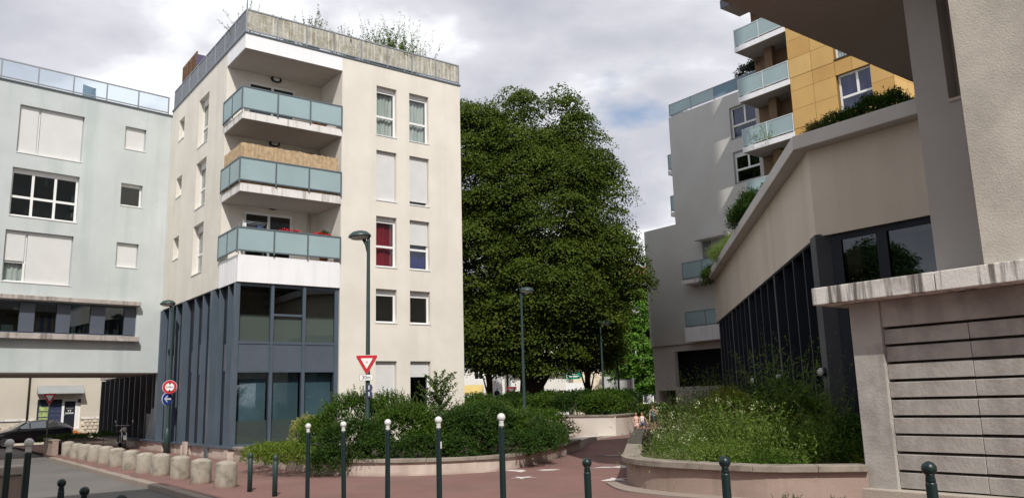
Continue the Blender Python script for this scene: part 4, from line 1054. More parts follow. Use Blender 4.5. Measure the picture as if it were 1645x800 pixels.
# ================================================================== FOLIAGE
def leaf_mesh(name, P, Nn, T, size, mat, parent=None, aspect=.6, fold=.25, kind='stuff'):
    """one small folded leaf per point: P base, T along, Nn face normal"""
    n = len(P)
    T = T / (np.linalg.norm(T, axis=1, keepdims=True) + 1e-9)
    B = np.cross(Nn, T); B /= (np.linalg.norm(B, axis=1, keepdims=True) + 1e-9)
    Nn = np.cross(T, B)
    s = np.asarray(size).reshape(-1, 1) * np.ones((n, 1))
    mid = P + T * s * .5; up_ = Nn * s * fold * .5
    v = np.empty((n, 4, 3))
    v[:, 0] = P; v[:, 1] = mid + B * s * aspect * .5 + up_; v[:, 2] = P + T * s - Nn * s * .12; v[:, 3] = mid - B * s * aspect * .5 + up_
    me = bpy.data.meshes.new(name)
    me.vertices.add(4 * n); me.vertices.foreach_set('co', v.reshape(-1).astype(np.float32))
    me.loops.add(4 * n); me.loops.foreach_set('vertex_index', np.arange(4 * n, dtype=np.int32))
    me.polygons.add(n); me.polygons.foreach_set('loop_start', np.arange(0, 4 * n, 4, dtype=np.int32)); me.polygons.foreach_set('loop_total', np.full(n, 4, dtype=np.int32))
    me.materials.append(MAT[mat]); me.update(calc_edges=True)
    o = bpy.data.objects.new(name, me); col.objects.link(o)
    if parent: o.parent = parent
    if kind: o['kind'] = kind
    return o
def unit(n):
    d = rng.normal(size=(n, 3)); return d / np.linalg.norm(d, axis=1, keepdims=True)
def shoots(blobs, n, length, per, leafsize, upward=.5, spread=.5, jitter=.5):
    """leafy shoots growing out of a set of ellipsoids; returns leaf arrays and the shoot lines"""
    bl = np.array(blobs, float); w_ = (bl[:, 3] * bl[:, 4] * bl[:, 5]) ** (2 / 3); w_ /= w_.sum()
    k = rng.choice(len(bl), n, p=w_)
    d = unit(n); d[:, 2] = np.where(d[:, 2] < -.35, -d[:, 2], d[:, 2])
    rad = rng.uniform(.45, 1.0, (n, 1)) ** .5
    S = bl[k, :3] + d * bl[k, 3:6] * rad
    D = d + np.array([0, 0, upward]) + rng.normal(size=(n, 3)) * spread
    D /= np.linalg.norm(D, axis=1, keepdims=True)
    L_ = length * rng.uniform(.5, 1.3, n)
    S = S - D * (L_ * .6)[:, None]
    t = np.tile(np.linspace(.12, 1, per), (n, 1)) + rng.normal(size=(n, per)) * .03
    P = S[:, None] + D[:, None] * (t * L_[:, None])[..., None]
    P[..., 2] -= (t * t) * (L_ * .18)[:, None]
    side = unit(n * per).reshape(n, per, 3)
    T = side * 1.0 + D[:, None] * .55 + np.array([0, 0, .1])
    Nn = np.array([0, 0, 1.0]) + rng.normal(size=(n, per, 3)) * jitter
    sz = leafsize * rng.uniform(.6, 1.25, (n, per)) * (1.05 - .35 * t)
    return P.reshape(-1, 3), Nn.reshape(-1, 3), T.reshape(-1, 3), sz.reshape(-1), S, D, L_
def keep_above(P, Nn, T, sz, z):
    k = P[:, 2] > z
    return P[k], Nn[k], T[k], sz[k]
def shrub(name, label, loc, blobs, n, mat, length=.35, per=9, ls=.06, upward=.5, spread=.5, cat='shrub', group=None, aspect=.6, zmin=.03, stems=6, flowers=None, extra=None):
    th = thing(name, label, cat, loc, 0, group)
    n = int(n * .85); ls *= 1.28
    P, Nn, T, sz, S, D, L_ = shoots(blobs, n, length, per, ls, upward, spread)
    if extra: 
        q = shoots(extra[0], extra[1], extra[2], extra[3], ls, extra[4], .22)
        P, Nn, T, sz = [np.concatenate((x, y)) for x, y in zip((P, Nn, T, sz), q[:4])]
        S = np.concatenate((S, q[4])); D = np.concatenate((D, q[5])); L_ = np.concatenate((L_, q[6]))
    P, Nn, T, sz = keep_above(P, Nn, T, sz, zmin)
    leaf_mesh('foliage', P, Nn, T, sz, mat, th, aspect)
    mb = MB()
    for i in range(stems):
        b = blobs[i % len(blobs)]
        p1 = (b[0] + random.uniform(-.4, .4) * b[3], b[1] + random.uniform(-.4, .4) * b[4], b[2] + b[5] * random.uniform(.0, .5))
        mb.tube([(b[0] * .6 + random.uniform(-.1, .1), b[1] * .6 + random.uniform(-.1, .1), 0), ((p1[0] + b[0] * .6) / 2, (p1[1] + b[1] * .6) / 2, p1[2] * .55), p1], [.018, .012, .005], 5)
    if extra:
        for i in range(len(S) - extra[1], len(S)):
            a = Vector(S[i]); e = a + Vector(D[i]) * L_[i] * .97; e.z -= L_[i] * .17
            mid_ = a.lerp(e, .5); mid_.z += L_[i] * .04
            mb.tube([a, mid_, e], [.009, .006, .003], 4)
    stuff(mb.build('stem', 'stem', th))
    if flowers:
        k = rng.choice(len(P), min(flowers[0], len(P)), replace=False); k = k[P[k, 2] > np.quantile(P[:, 2], .45)]
        fP = np.repeat(P[k], 9, axis=0) + rng.normal(size=(len(k) * 9, 3)) * flowers[2]
        leaf_mesh('flower', fP + np.array([0, 0, .04]), unit(len(fP)) + np.array([0, 0, 1.2]), unit(len(fP)), .035, flowers[1], th, .9)
    return th
q_ = [W(18.6, 20.9), W(21.5, 23.6), W(24.2, 25.7), W(25.8, 26.5)]
rk = MB()
for a_, b_, h0, h1 in zip(q_, q_[1:], (.30, .2, .1), (.2, .1, .02)):
    n_ = Vector((-(b_ - a_).y, (b_ - a_).x, 0)).normalized() * .9
    rk.hexa([(a_.x, a_.y, -.05), (b_.x, b_.y, -.05), (b_.x + n_.x, b_.y + n_.y, -.05), (a_.x + n_.x, a_.y + n_.y, -.05), (a_.x, a_.y, h0), (b_.x, b_.y, h1), (b_.x + n_.x, b_.y + n_.y, h1), (a_.x + n_.x, a_.y + n_.y, h0)])
structure(rk.build('ramp_edge', 'pale_render'))
bpy.context.view_layer.update()
Z0 = .27
def wl(x, y, z=Z0): return Vector((x, y, z))
# --- left planter, from the glazed corner to the far end
shrub('ground_cover', 'light green low ground cover at the glazed corner of the planter', W(9.45, 24.6, Z0), [(0, 0, .1, .45, 2.4, .30), (.3, -2.2, .15, .5, 1.6, .36), (.2, 1.8, .08, .4, 1.2, .28)], 900, 'shrub_leaf_light', .22, 8, .055, .4, cat='ground cover')
shrub('ground_cover', 'pale green spreading ground cover in front of the round variegated shrub', wl(-5.6, 20.9), [(0, 0, .15, .9, .6, .40), (-.8, .9, .15, .8, .8, .36)], 760, 'shrub_leaf_light', .25, 8, .055, .4, cat='ground cover')
shrub('round_shrub', 'round yellow variegated shrub by the glazed shopfront', wl(-6.0, 23.4), [(0, 0, .6, .5, .5, .62)], 560, 'variegated_leaf', .2, 8, .05, .3)
shrub('shrub', 'tall dark green shrub rising behind the give way sign post', wl(-4.4, 22.3), [(0, 0, .95, 1.1, .9, .85), (.9, .3, 1.0, .8, .8, .8), (-.9, -.2, .6, .7, .7, .6)], 2100, 'shrub_leaf', .35, 10, .055, .8, extra=([(0, 0, 1.4, 1.1, .8, .5), (.9, .3, 1.4, .8, .6, .5)], 60, .55, 12, 2.0))
shrub('shrub', 'broad dark shrub hanging over the planter wall behind the second post from the left', wl(-4.1, 20.75), [(0, 0, .5, .95, .6, .65), (-.5, -.35, .0, .6, .4, .5), (.5, -.3, .25, .6, .45, .55)], 1900, 'shrub_leaf_dark', .32, 10, .05, .2, zmin=-.24, extra=([(0, 0, .6, 1.0, .6, .7)], 60, .5, 11, 1.0))
shrub('shrub', 'mid green bushy shrub in the middle of the planter below the shuttered windows', wl(-2.9, 21.6), [(0, 0, .75, .95, .8, .72), (.6, -.5, .4, .8, .55, .55)], 1900, 'shrub_leaf', .32, 10, .055, .6, extra=([(0, 0, 1.0, 1.0, .8, .6)], 70, .5, 12, 1.6))
shrub('shrub', 'low dark glossy shrub touching the coping near the centre post', wl(-2.4, 20.55), [(0, 0, .25, 1.0, .42, .42), (.9, .1, .25, .6, .4, .4)], 1100, 'shrub_leaf_dark', .26, 9, .05, .3, zmin=-.1)
shrub('shrub', 'dense dark shrub behind the centre right bollard with white ball top', wl(-1.35, 21.5), [(0, 0, .65, 1.0, .8, .65), (.6, .5, .75, .8, .7, .7)], 1700, 'shrub_leaf_dark', .32, 10, .055, .6, extra=([(0, 0, .9, 1.0, .8, .5)], 50, .45, 11, 1.5))
# young tree with long ragged branches
yt = thing('young_tree', 'young open branched tree sprouting above the shrubs by the building corner', 'tree', wl(-2.2, 22.6))
tb = MB(); tb.tube([(0, 0, 0), (.05, 0, 1.2), (.0, .05, 2.2)], [.035, .025, .012], 6)
Ps, Ns, Ts, Ss = [], [], [], []
for i in range(70):
    z = random.uniform(.4, 2.15); a = random.uniform(0, 6.28); L_ = random.uniform(.5, 1.15) * (1.15 - .25 * z)
    d = Vector((math.cos(a), math.sin(a) * .8, random.uniform(.5, 1.5))).normalized()
    s_ = Vector((.02, .02, z * .95)); e = s_ + d * L_
    tb.tube([s_, s_.lerp(e, .5) + Vector((0, 0, .04)), e], [.010, .007, .003], 4)
    for k in range(40):
        t = random.uniform(.1, 1.0); p_ = s_.lerp(e, t)
        Ps.append(p_); Ts.append(np.array(unit(1)[0]) + np.array(d) * .5); Ns.append(np.array([0, 0, 1]) + rng.normal(size=3) * .6); Ss.append(random.uniform(.045, .085))
tb.build('trunk', 'stem', yt); leaf_mesh('crown', np.array(Ps), np.array(Ns), np.array(Ts), np.array(Ss), 'shrub_leaf', yt, .55)
labs = ['mid green shrub right of the lone bollard top at the planter bend', 'low dark shrub along the coping right of the planter bend', 'tall feathery green shrub at the cream building corner', 'grass green leafy shrub near the right end of the long planter', 'bright green low plant at the right tip of the long planter']
shrub('shrub', labs[0], wl(-.45, 22.4), [(0, 0, .6, .9, .9, .6), (-.5, .8, .8, .9, .8, .7)], 1700, 'shrub_leaf', .3, 10, .055, .7, extra=([(0, 0, .9, .9, .8, .5)], 50, .45, 11, 1.6))
shrub('shrub', labs[1], wl(-.2, 21.3), [(0, 0, .25, .9, .42, .45), (.8, .7, .3, .5, .5, .45)], 1100, 'shrub_leaf_dark', .28, 9, .05, .4, zmin=-.05)
shrub('shrub', labs[2], wl(-1.0, 25.6), [(0, 0, .7, 1.6, 1.1, .75), (1.6, .6, .6, 1.2, 1.0, .6)], 1700, 'shrub_leaf', .35, 10, .06, .9, extra=([(0, 0, 1.0, 1.5, 1.0, .6)], 90, .5, 12, 2.0))
shrub('shrub', labs[3], wl(.35, 23.4), [(0, 0, .5, .7, .7, .6), (.25, -.8, .35, .5, .5, .5), (.6, 1.2, .3, .6, .9, .5)], 1700, 'shrub_leaf_dark', .34, 10, .06, 1.0, aspect=.35, extra=([(0, 0, .6, .8, .8, .5)], 60, .4, 10, 1.4))
shrub('low_plant', labs[4], wl(1.35, 26.2), [(0, 0, .1, .35, .8, .25), (-.3, -1.0, .1, .3, .6, .25)], 420, 'bright_leaf', .25, 8, .055, 1.2, aspect=.35, cat='plant')
shrub('ground_cover', 'yellow green ground cover behind the shrubs beside the tall lamp post', wl(.0, 27.5), [(0, 0, .35, 2.2, 1.6, .4), (-2, .5, .4, 1.6, 1.2, .4)], 1300, 'shrub_leaf_light', .3, 8, .06, .6, cat='ground cover')
# upper hedge along the retaining wall
for i, (x, y, lab) in enumerate([(-2.6, 41.5, 'left end hedge bush under the big tree'), (-.6, 41.0, 'hedge bush left of the second lamp post'), (1.2, 40.2, 'hedge bush above the left end of the pale retaining wall'), (2.7, 39.6, 'hedge bush above the middle of the pale retaining wall'), (4.0, 39.0, 'hedge bush above the right end of the pale retaining wall'), (5.0, 41.5, 'hedge bush behind the end of the retaining wall')]):
    shrub('hedge_bush', lab, Vector((x, y, .78)), [(0, 0, .5, 1.25, .9, .62), (.5, 1.0, .75, 1.2, .9, .6)], 1150, ('shrub_leaf', 'shrub_leaf_dark')[i % 2], .38, 9, .085, .7, group='bushes of the upper hedge', extra=([(0, 0, .7, 1.2, .8, .5)], 40, .55, 9, 1.6))
shrub('clipped_hedge', 'clipped yellow green hedge across the end of the path', Vector((7.0, 50, 0)), [(-1.5, 0, .6, 1.6, .7, .75), (1.2, 0, .6, 1.6, .7, .75)], 900, 'shrub_leaf_light', .3, 8, .1, .3, cat='hedge')
shrub('clipped_hedge', 'dark low hedge behind the walking family', Vector((6.6, 46, 0)), [(-1.2, 0, .5, 1.6, .6, .8), (1.4, 0, .5, 1.6, .6, .8)], 900, 'shrub_leaf_dark', .3, 8, .1, .3, cat='hedge')
shrub('ivy', 'dark ivy lying on the low planter wall at the road corner', W(6.6, 42.2, .45), [(-.5, 0, .1, .5, 2.0, .22), (.2, 2, .1, .6, 1.4, .2)], 420, 'shrub_leaf_dark', .25, 7, .07, .4, cat='ivy')

# --- right planter: wild herbs, seed heads, tall stems
ZR = .36
def herb(label, x, y, h, r, n, mat, stemn=26, ls=.06, flowers=None, aspect=.4, name='wild_plant', cat='plant', group=None, lean=.25, per=14, zr=ZR, low=.0):
    """many upright leafy stems from one root"""
    th = thing(name, label, cat, Vector((x, y, zr)), 0, group)
    S = np.column_stack((rng.normal(size=(n, 2)) * r * .42, np.zeros(n)))
    D = np.column_stack((rng.normal(size=(n, 2)) * lean, np.ones(n))); D[:, :2] += S[:, :2] * .35 / max(r, .1)
    D /= np.linalg.norm(D, axis=1, keepdims=True)
    L_ = h * rng.uniform(.45, 1.05, n)
    t = np.sort(rng.uniform(low, 1, (n, per)), axis=1)
    bend = rng.normal(size=(n, 2)) * .12 * h
    P = S[:, None] + D[:, None] * (t * L_[:, None])[..., None]; P[..., :2] += (t ** 2)[..., None] * bend[:, None]
    Nn = np.array([0, 0, 1.0]) + rng.normal(size=P.shape) * .6
    T = unit(n * per).reshape(P.shape) + D[:, None] * .5
    sz = ls * rng.uniform(.6, 1.4, (n, per)) * (1.2 - .6 * t)
    leaf_mesh('foliage', P.reshape(-1, 3), Nn.reshape(-1, 3), T.reshape(-1, 3), sz.reshape(-1), mat, th, aspect)
    mb = MB()
    for i in rng.choice(n, min(stemn, n), replace=False):
        e = S[i] + D[i] * L_[i]; e[:2] += bend[i]; mid_ = S[i] + D[i] * L_[i] * .5; mid_[:2] += bend[i] * .25
        mb.tube([S[i], mid_, e], [.007, .005, .003], 3, cap=False)
    stuff(mb.build('stem', 'stem', th))
    if flowers:
        k = rng.choice(n, min(flowers[0], n), replace=False)
        tip = S[k] + D[k] * L_[k][:, None]; tip[:, :2] += bend[k]
        fP = np.repeat(tip, 14, axis=0) + rng.normal(size=(len(k) * 14, 3)) * np.array([.035, .035, .03])
        leaf_mesh('flower_head', fP, unit(len(fP)) + np.array([0, 0, 1.0]), unit(len(fP)), .03, flowers[1], th, .9)
    return th
herb('pale green herb with white flower heads at the left tip of the right planter', 3.4, 17.0, .75, .6, 230, 'herb_leaf', flowers=(14, 'flower_white'))
herb('dry olive mat of low herb spilling over the left coping', 2.85, 16.2, .35, .7, 330, 'grey_herb_leaf', ls=.04, lean=.5)
herb('tall white flowered herb behind the left tip of the right planter', 3.65, 18.4, 1.35, .75, 300, 'grey_herb_leaf', flowers=(9, 'flower_white'))
herb('tall leaning seed stalks above the white flowers', 4.6, 19.8, 1.75, .8, 260, 'herb_leaf', flowers=(6, 'flower_white'), lean=.35)
herb('leafy herb clump over the front coping left of the front bollard', 3.7, 15.3, .6, .6, 420, 'herb_leaf', ls=.07, lean=.45)
herb('grey green herb clump directly behind the coping at the curve', 3.2, 15.6, .4, .5, 260, 'grey_herb_leaf', ls=.045, lean=.5)
herb('tall airy herb in the middle of the right planter', 4.5, 17.2, 1.45, .8, 430, 'herb_leaf', ls=.08, flowers=(8, 'flower_white'))
herb('bushy green herb right of the middle of the right planter', 5.0, 15.6, 1.05, .75, 460, 'herb_leaf', ls=.08)
herb('low bright green herb behind the front bollard of the right planter', 4.5, 14.6, .45, .6, 320, 'shrub_leaf', ls=.055, lean=.45)
herb('yellow green low plant at the foot of the concrete pier', 6.5, 14.3, .42, .5, 360, 'yellow_leaf', ls=.05, lean=.45)
herb('dark leafy plant in the shade beside the concrete pier', 6.6, 15.2, .75, .8, 360, 'shrub_leaf', lean=.4)
herb('yellow flowering shrub in front of the dark fins', 5.6, 18.6, 1.45, .7, 330, 'yellow_leaf', ls=.055)
herb('feathery dark plant below the wall lamps', 6.6, 18.4, 1.5, .8, 380, 'shrub_leaf')
herb('very tall narrow willow like plant in front of the fins', 6.2, 18.9, 2.75, .28, 60, 'herb_leaf', ls=.16, aspect=.2, lean=.05, per=34)
herb('slim tall narrow leaved plant near the wide pillar', 7.1, 19.6, 2.3, .4, 70, 'herb_leaf', ls=.15, aspect=.2, lean=.12, per=26)
herb('narrow leaved tall shoot left of the wide pillar', 6.5, 17.3, 1.5, .3, 44, 'herb_leaf', ls=.14, aspect=.2, lean=.12, per=26)
herb('reddish tipped shrub at the back left of the right planter', 5.7, 23.5, 2.2, .8, 300, 'yellow_leaf', ls=.07)
herb('big dark shrub against the far fins', 6.6, 24.5, 2.3, 1.0, 420, 'shrub_leaf_dark', ls=.08, aspect=.55)
herb('rounded green shrub beside the path beyond the right planter', 5.7, 27.5, 1.4, 1.1, 420, 'herb_leaf', ls=.08)
herb('far green shrub at the bend of the path', 7.9, 33.0, 1.4, 1.2, 420, 'herb_leaf', ls=.1)
herb('dark shrub below the grey block entrance', 8.6, 34.5, 2.0, 1.4, 420, 'shrub_leaf_dark', ls=.1, aspect=.55)
shrub('ground_cover', 'tangled green undergrowth filling the shaded back of the right planter', Vector((6.9, 16.8, ZR)), [(0, 0, .2, 1.0, 2.6, .45), (-1.2, 1.2, .2, 1.0, 2.4, .4), (.4, 4, .3, 1.3, 2.2, .6)], 1900, 'shrub_leaf', .35, 8, .06, .7, cat='ground cover')
shrub('ground_cover', 'sunlit tangle of grassy herbs filling the left of the right planter', Vector((4.0, 17.2, ZR)), [(0, 0, .1, 1.0, 1.8, .3), (-.1, 2.6, .15, .75, 2.0, .4), (.4, -1.6, .1, 1.0, .9, .22)], 1700, 'herb_leaf', .35, 8, .05, .9, cat='ground cover', aspect=.3)
shrub('shrub', 'leafy dark green shrub against the middle fins', Vector((6.9, 21.5, ZR)), [(0, 0, .8, .9, 1.2, .9), (-.5, -1.2, .5, .7, .8, .6)], 1300, 'shrub_leaf_dark', .4, 10, .07, .7, extra=([(0, 0, 1.0, .9, 1.0, .6)], 40, .6, 10, 1.5))
shrub('shrub', 'leafy shaded shrub left of the wide corner pillar', Vector((6.5, 18.9, ZR)), [(0, 0, .6, .8, .9, .7)], 900, 'shrub_leaf', .4, 10, .07, .8, extra=([(0, 0, .8, .8, .8, .5)], 40, .6, 10, 1.5))
shrub('shrub', 'dark shaded shrub directly beside the concrete pier', Vector((6.9, 16.2, ZR)), [(0, 0, .4, .7, 1.0, .5)], 800, 'shrub_leaf_dark', .36, 10, .065, .8, extra=([(0, 0, .5, .7, .8, .4)], 30, .5, 10, 1.5))
shrub('shrub', 'yellow tipped leafy shrub in the middle back of the right planter', Vector((5.3, 20.3, ZR)), [(0, 0, .7, .7, .9, .8)], 900, 'yellow_leaf', .4, 10, .06, .9, extra=([(0, 0, .9, .7, .8, .6)], 40, .6, 10, 1.8))
herb('small weed growing from the gutter below the right planter', 4.35, 13.35, .16, .16, 20, 'shrub_leaf', ls=.03, name='weed', cat='weed', zr=0.0)
herb('tuft of grass at the base of the planter near the concrete plinth', 4.95, 12.98, .15, .18, 22, 'shrub_leaf', ls=.03, name='weed', cat='weed', zr=0.0)
# --- plants on the parapet of the finned building
def on_parapet(s_, inset=.25):
    p = (F0 + fd * s_ + Vector((fd.y, -fd.x, 0)) * inset) if s_ >= 0 else (F0 + V * s_ + U * inset)
    return Vector((p.x, p.y, 8.3))
def parapet(lab, s_, blobs, n, mt, length=.3, ls=.07, **k):
    return shrub('parapet_plant', lab, on_parapet(s_), blobs, n, mt, length, 9, ls, k.get('up', .6), .5, cat='plant', aspect=k.get('asp', .45), zmin=-.6, extra=(blobs, k.get('sp', 30), length * 1.6, 9, 1.2))
vx, vy = -V.x, -V.y
parapet('dark bushy plant on the parapet below the yellow tower window', -1.5, [(vx * t, vy * t, .15 + .1 * math.sin(t * 9), .45, .45, .52) for t in (-.75, -.25, .25, .75)], 1300, 'shrub_leaf_dark', .3, .065)
parapet('small dark sprigs at the right end of the parapet bush', -2.75, [(0, 0, .1, .45, .35, .22)], 120, 'shrub_leaf_dark', .35, .07)
parapet('dry yellow and brown plant at the parapet corner', -.25, [(0, 0, .15, .4, .35, .3)], 200, 'dry_leaf', .35, .07)
parapet('yellow green shrub on the parapet just past the corner', 2.2, [(0, 0, .15, .45, .8, .42), (.05, 1.0, .1, .4, .7, .35)], 520, 'yellow_leaf', .35, .075)
parapet('green sprigs on the parapet beyond the yellow green shrub', 5.6, [(0, 0, .1, .5, 1.2, .4)], 320, 'shrub_leaf', .4, .08)
parapet('big dark upright shrub leaning over the middle parapet', 10.2, [(-.2, 0, .5, .5, .8, .7), (-.3, 1.2, .35, .5, .9, .55), (0, -1.2, .2, .4, .8, .35)], 1100, 'shrub_leaf_dark', .55, .10, up=1.2, asp=.4, sp=90)
parapet('pale grassy plants on the parapet past the big dark shrub', 15.8, [(-.1, 0, .2, .5, 1.8, .4), (-.2, 2.6, .2, .5, 1.6, .35)], 700, 'herb_leaf', .7, .10, up=1.2, asp=.25, sp=60)
parapet('trailing green plant at the far tip of the parapet', 23.0, [(-.3, 0, -.1, .7, 1.6, .5), (-.6, 1.2, -.4, .4, .6, .6)], 420, 'shrub_leaf', .4, .09)
# --- roof and balcony plants
def roof_plant(label, x, y, h, r_, n, mt, ls=.07, asp=.25, name='roof_plant', base=CZ, lean=.18):
    p = cbp(x, y, base); return herb(label, p.x, p.y, h, r_, n, mt, ls=ls, aspect=asp, zr=base, name=name, lean=lean, per=46, low=.2)
roof_plant('tall sparse bamboo cluster on the cream roof terrace', 7.35, 1.2, 3.0, .7, 120, 'grey_herb_leaf', .13, .26, lean=.09)
roof_plant('green bamboo clump at the left of the sparse roof bamboo', 6.4, 1.0, 2.1, .6, 160, 'shrub_leaf', .16, .28, lean=.12)
roof_plant('feathery grass plume left of the roof bamboo', 5.6, .9, 2.3, .4, 40, 'grey_herb_leaf', .12, .2)
roof_plant('small green sprig showing over the middle of the roof screen', 4.6, .9, 1.75, .25, 34, 'shrub_leaf', .1, .4)
roof_plant('small twiggy plant over the left part of the roof screen', 2.8, .7, 1.8, .35, 34, 'grey_herb_leaf', .1, .4)
roof_plant('thin sprig over the screen left of the twiggy roof plant', 2.0, .7, 1.5, .2, 12, 'grey_herb_leaf', .1, .4)
roof_plant('thin roof plant standing near the corner pole', .45, 1.6, 2.1, .25, 16, 'grey_herb_leaf', .1, .35)
p = W(38, 25.5); shrub('roof_conifer', 'dark conifer on the terrace behind the grey block railing', Vector((U * 40.5 + V * 27.6 + Vector((0, 0, 19.5)))), [(0, 0, 1.2, 1.6, 1.2, 1.1), (.3, -1.2, 1.4, 1.2, 1.2, 1.0)], 900, 'conifer_leaf', .5, 9, .12, .2, cat='conifer')
for i, (x, y, lab, big_) in enumerate([(1.9, .16, 'red geraniums on the lowest balcony left of centre', 1), (3.15, .16, 'red geraniums on the lowest balcony near its right end', 1)]):
    th = thing('geranium', lab, 'flowers', cbp(x, y, 7.62), YAW)
    MB().box(-.35, .35, -.09, .09, 0, .17).build('flower_box', 'terracotta', th)
    n = 170; P = np.column_stack((rng.uniform(-.36, .36, n), rng.uniform(-.1, .1, n), rng.uniform(.17, .36, n)))
    leaf_mesh('foliage', P, np.array([0, 0, 1.]) + rng.normal(size=(n, 3)) * .5, unit(n), .07, 'shrub_leaf', th, .9)
    P = np.column_stack((rng.uniform(-.36, .36, 150), rng.uniform(-.1, .1, 150), rng.uniform(.34, .46, 150)))
    leaf_mesh('flower', P, unit(150) + np.array([0, 0, .8]), unit(150), .06, 'flower_red', th, .9)
p = cbp(3.45, .6, 6.98)
bt = thing('potted_bush', 'round dark potted bush at the right end of the lowest balcony', 'potted plant', p, YAW)
MB().lathe([(.13, 0), (.18, .38), (.16, .38), (.15, .34), (.001, .33)], 14).build('pot', 'terracotta', bt)
q = shoots([(0, 0, 1.0, .24, .24, .3)], 260, .15, 8, .05); leaf_mesh('foliage', *q[:4], 'shrub_leaf_dark', bt)
MB().tube([(0, 0, .33), (0, 0, .9)], .015, 5).build('stem', 'stem', bt)
p = Vector(U * 37.6 + V * 25.2 + Vector((0, 0, 15.4)))
herb('balcony plants behind the third frosted rail of the yellow tower', p.x, p.y, 1.3, 1.0, 90, 'herb_leaf', ls=.1, zr=15.38, name='balcony_plant')

# ================================================================== TREES
def tree(name, label, loc, blobs, clumps, per, ls, mat, trunk, limbs, trunk_r=.4, cl=1.0, zmin=None):
    th = thing(name, label, 'tree', loc)
    bl = np.array(blobs, float)
    w_ = (bl[:, 3] * bl[:, 4]); w_ /= w_.sum()
    k = rng.choice(len(bl), clumps, p=w_); d = unit(clumps)
    rad = rng.uniform(.45, 1.0, (clumps, 1)) ** .3
    C = bl[k, :3] + d * bl[k, 3:6] * rad
    inside = np.zeros(clumps)
    for b in bl: inside = np.maximum(inside, 1 - np.linalg.norm((C - b[:3]) / b[3:6], axis=1))
    ok = (inside < .36) & ((C[:, 2] > zmin) if zmin is not None else True); C = C[ok]; d = d[ok]
    n = len(C); R_ = cl * rng.uniform(.55, 1.25, n)
    # every clump is a drooping dome of overlapping leaves, dense on top and open below
    az = rng.uniform(0, 2 * math.pi, (n, per)); rr = rng.uniform(0, 1, (n, per)) ** .6
    e = np.stack((np.cos(az) * rr, np.sin(az) * rr, np.zeros_like(rr)), -1)
    P = C[:, None] + e * R_[:, None, None]
    P[..., 2] += (.28 - .62 * rr ** 2) * R_[:, None] + rng.normal(size=rr.shape) * .10 * R_[:, None]
    P += d[:, None] * (1 - rr[..., None]) * .15 * R_[:, None, None]
    T = e * 1.0 + rng.normal(size=P.shape) * .4 + np.array([0, 0, -.45])
    Nn = e * .55 + d[:, None] * .35 + np.array([0, 0, .75]) + rng.normal(size=P.shape) * .32
    sz = ls * rng.uniform(.65, 1.3, (n, per))
    leaf_mesh('crown', P.reshape(-1, 3), Nn.reshape(-1, 3), T.reshape(-1, 3), sz.reshape(-1), mat, th, .8, .2)
    mb = MB(); mb.tube(trunk, [trunk_r * (1.25 - .95 * i / (len(trunk) - 1)) for i in range(len(trunk))], 12)
    for i in range(limbs):
        c = Vector(C[random.randrange(len(C))]); t0 = random.uniform(.25, .9)
        j = t0 * (len(trunk) - 1); a = Vector(trunk[int(j)]).lerp(Vector(trunk[min(int(j) + 1, len(trunk) - 1)]), j - int(j))
        if c.z < a.z + .3: a = Vector(trunk[0]).lerp(Vector(trunk[-1]), .2)
        mid_ = a.lerp(c, .4) + Vector((0, 0, .5)); q = a.lerp(c, .72)
        mb.tube([a, mid_, q], [trunk_r * .32, trunk_r * .17, .03], 6)
    mb.build('trunk', 'bark', th)
    return th
tree('linden_tree', 'huge dense dark green linden tree between the two buildings', Vector((1.2, 46, 0)),
     [(-.95, 0, 17.8, 1.25, 1.4, 2.3), (-3.3, 0, 17.0, 1.6, 1.8, 2.2), (2.15, .2, 17.6, 1.25, 1.5, 2.4), (-1.0, 0, 15.2, 2.6, 2.6, 3.2), (2.7, .2, 14.9, 2.2, 2.4, 2.5), (3.6, .0, 12.6, 1.75, 2.4, 2.9), (-3.4, 0, 15.0, 2.2, 2.6, 4.4), (.5, -.6, 12.2, 3.6, 3.6, 4.0),
      (3.7, -.4, 9.4, 1.9, 2.6, 2.5), (4.9, 0, 8.6, 1.2, 1.8, 1.2), (-3.2, -.3, 9.6, 3.2, 3.2, 4.2), (.6, -.8, 8.0, 3.6, 3.4, 3.2), (2.6, -.4, 6.2, 2.0, 2.2, 1.9), (-1.8, -.6, 5.6, 3.0, 2.8, 2.3), (.2, -1.4, 5.0, 2.4, 1.8, 2.1), (1.0, -1.5, 13.5, 2.6, 1.8, 3.0), (-5.0, 0, 12, 2.4, 2.6, 4.4), (-1.4, -.8, 12.6, 2.6, 2.4, 3.2), (-4.4, 0, 6.2, 2.4, 2.4, 2.4)],
     1750, 300, .135, 'linden_leaf', [(-.35, 0, 0), (-.3, 0, 2), (-.2, 0, 4.5), (.0, .1, 7), (.2, .1, 9)], 26, .72, 1.3, zmin=2.9)
tree('linden_tree', 'slim trunked linden whose low branches hang left of the big trunk', Vector((-2.1, 49.5, 0)),
     [(0, 0, 9.5, 3.0, 3.0, 4.0), (.6, 0, 6, 2.6, 2.5, 2.6), (-1.6, 0, 6.5, 2.2, 2.2, 2.4)], 420, 160, .14, 'linden_leaf', [(.5, 0, 0), (.5, 0, 3), (.2, 0, 9)], 16, .22, zmin=3.2)
tree('linden_tree', 'dark linden standing behind the lamp post right of the big tree', Vector((4.6, 52, 0)),
     [(0, 0, 8.0, 2.3, 2.3, 3.6), (.3, 0, 5, 1.8, 1.8, 1.8)], 300, 160, .14, 'linden_leaf', [(0, 0, 0), (0, 0, 3), (.2, 0, 8)], 12, .22, zmin=3.0)
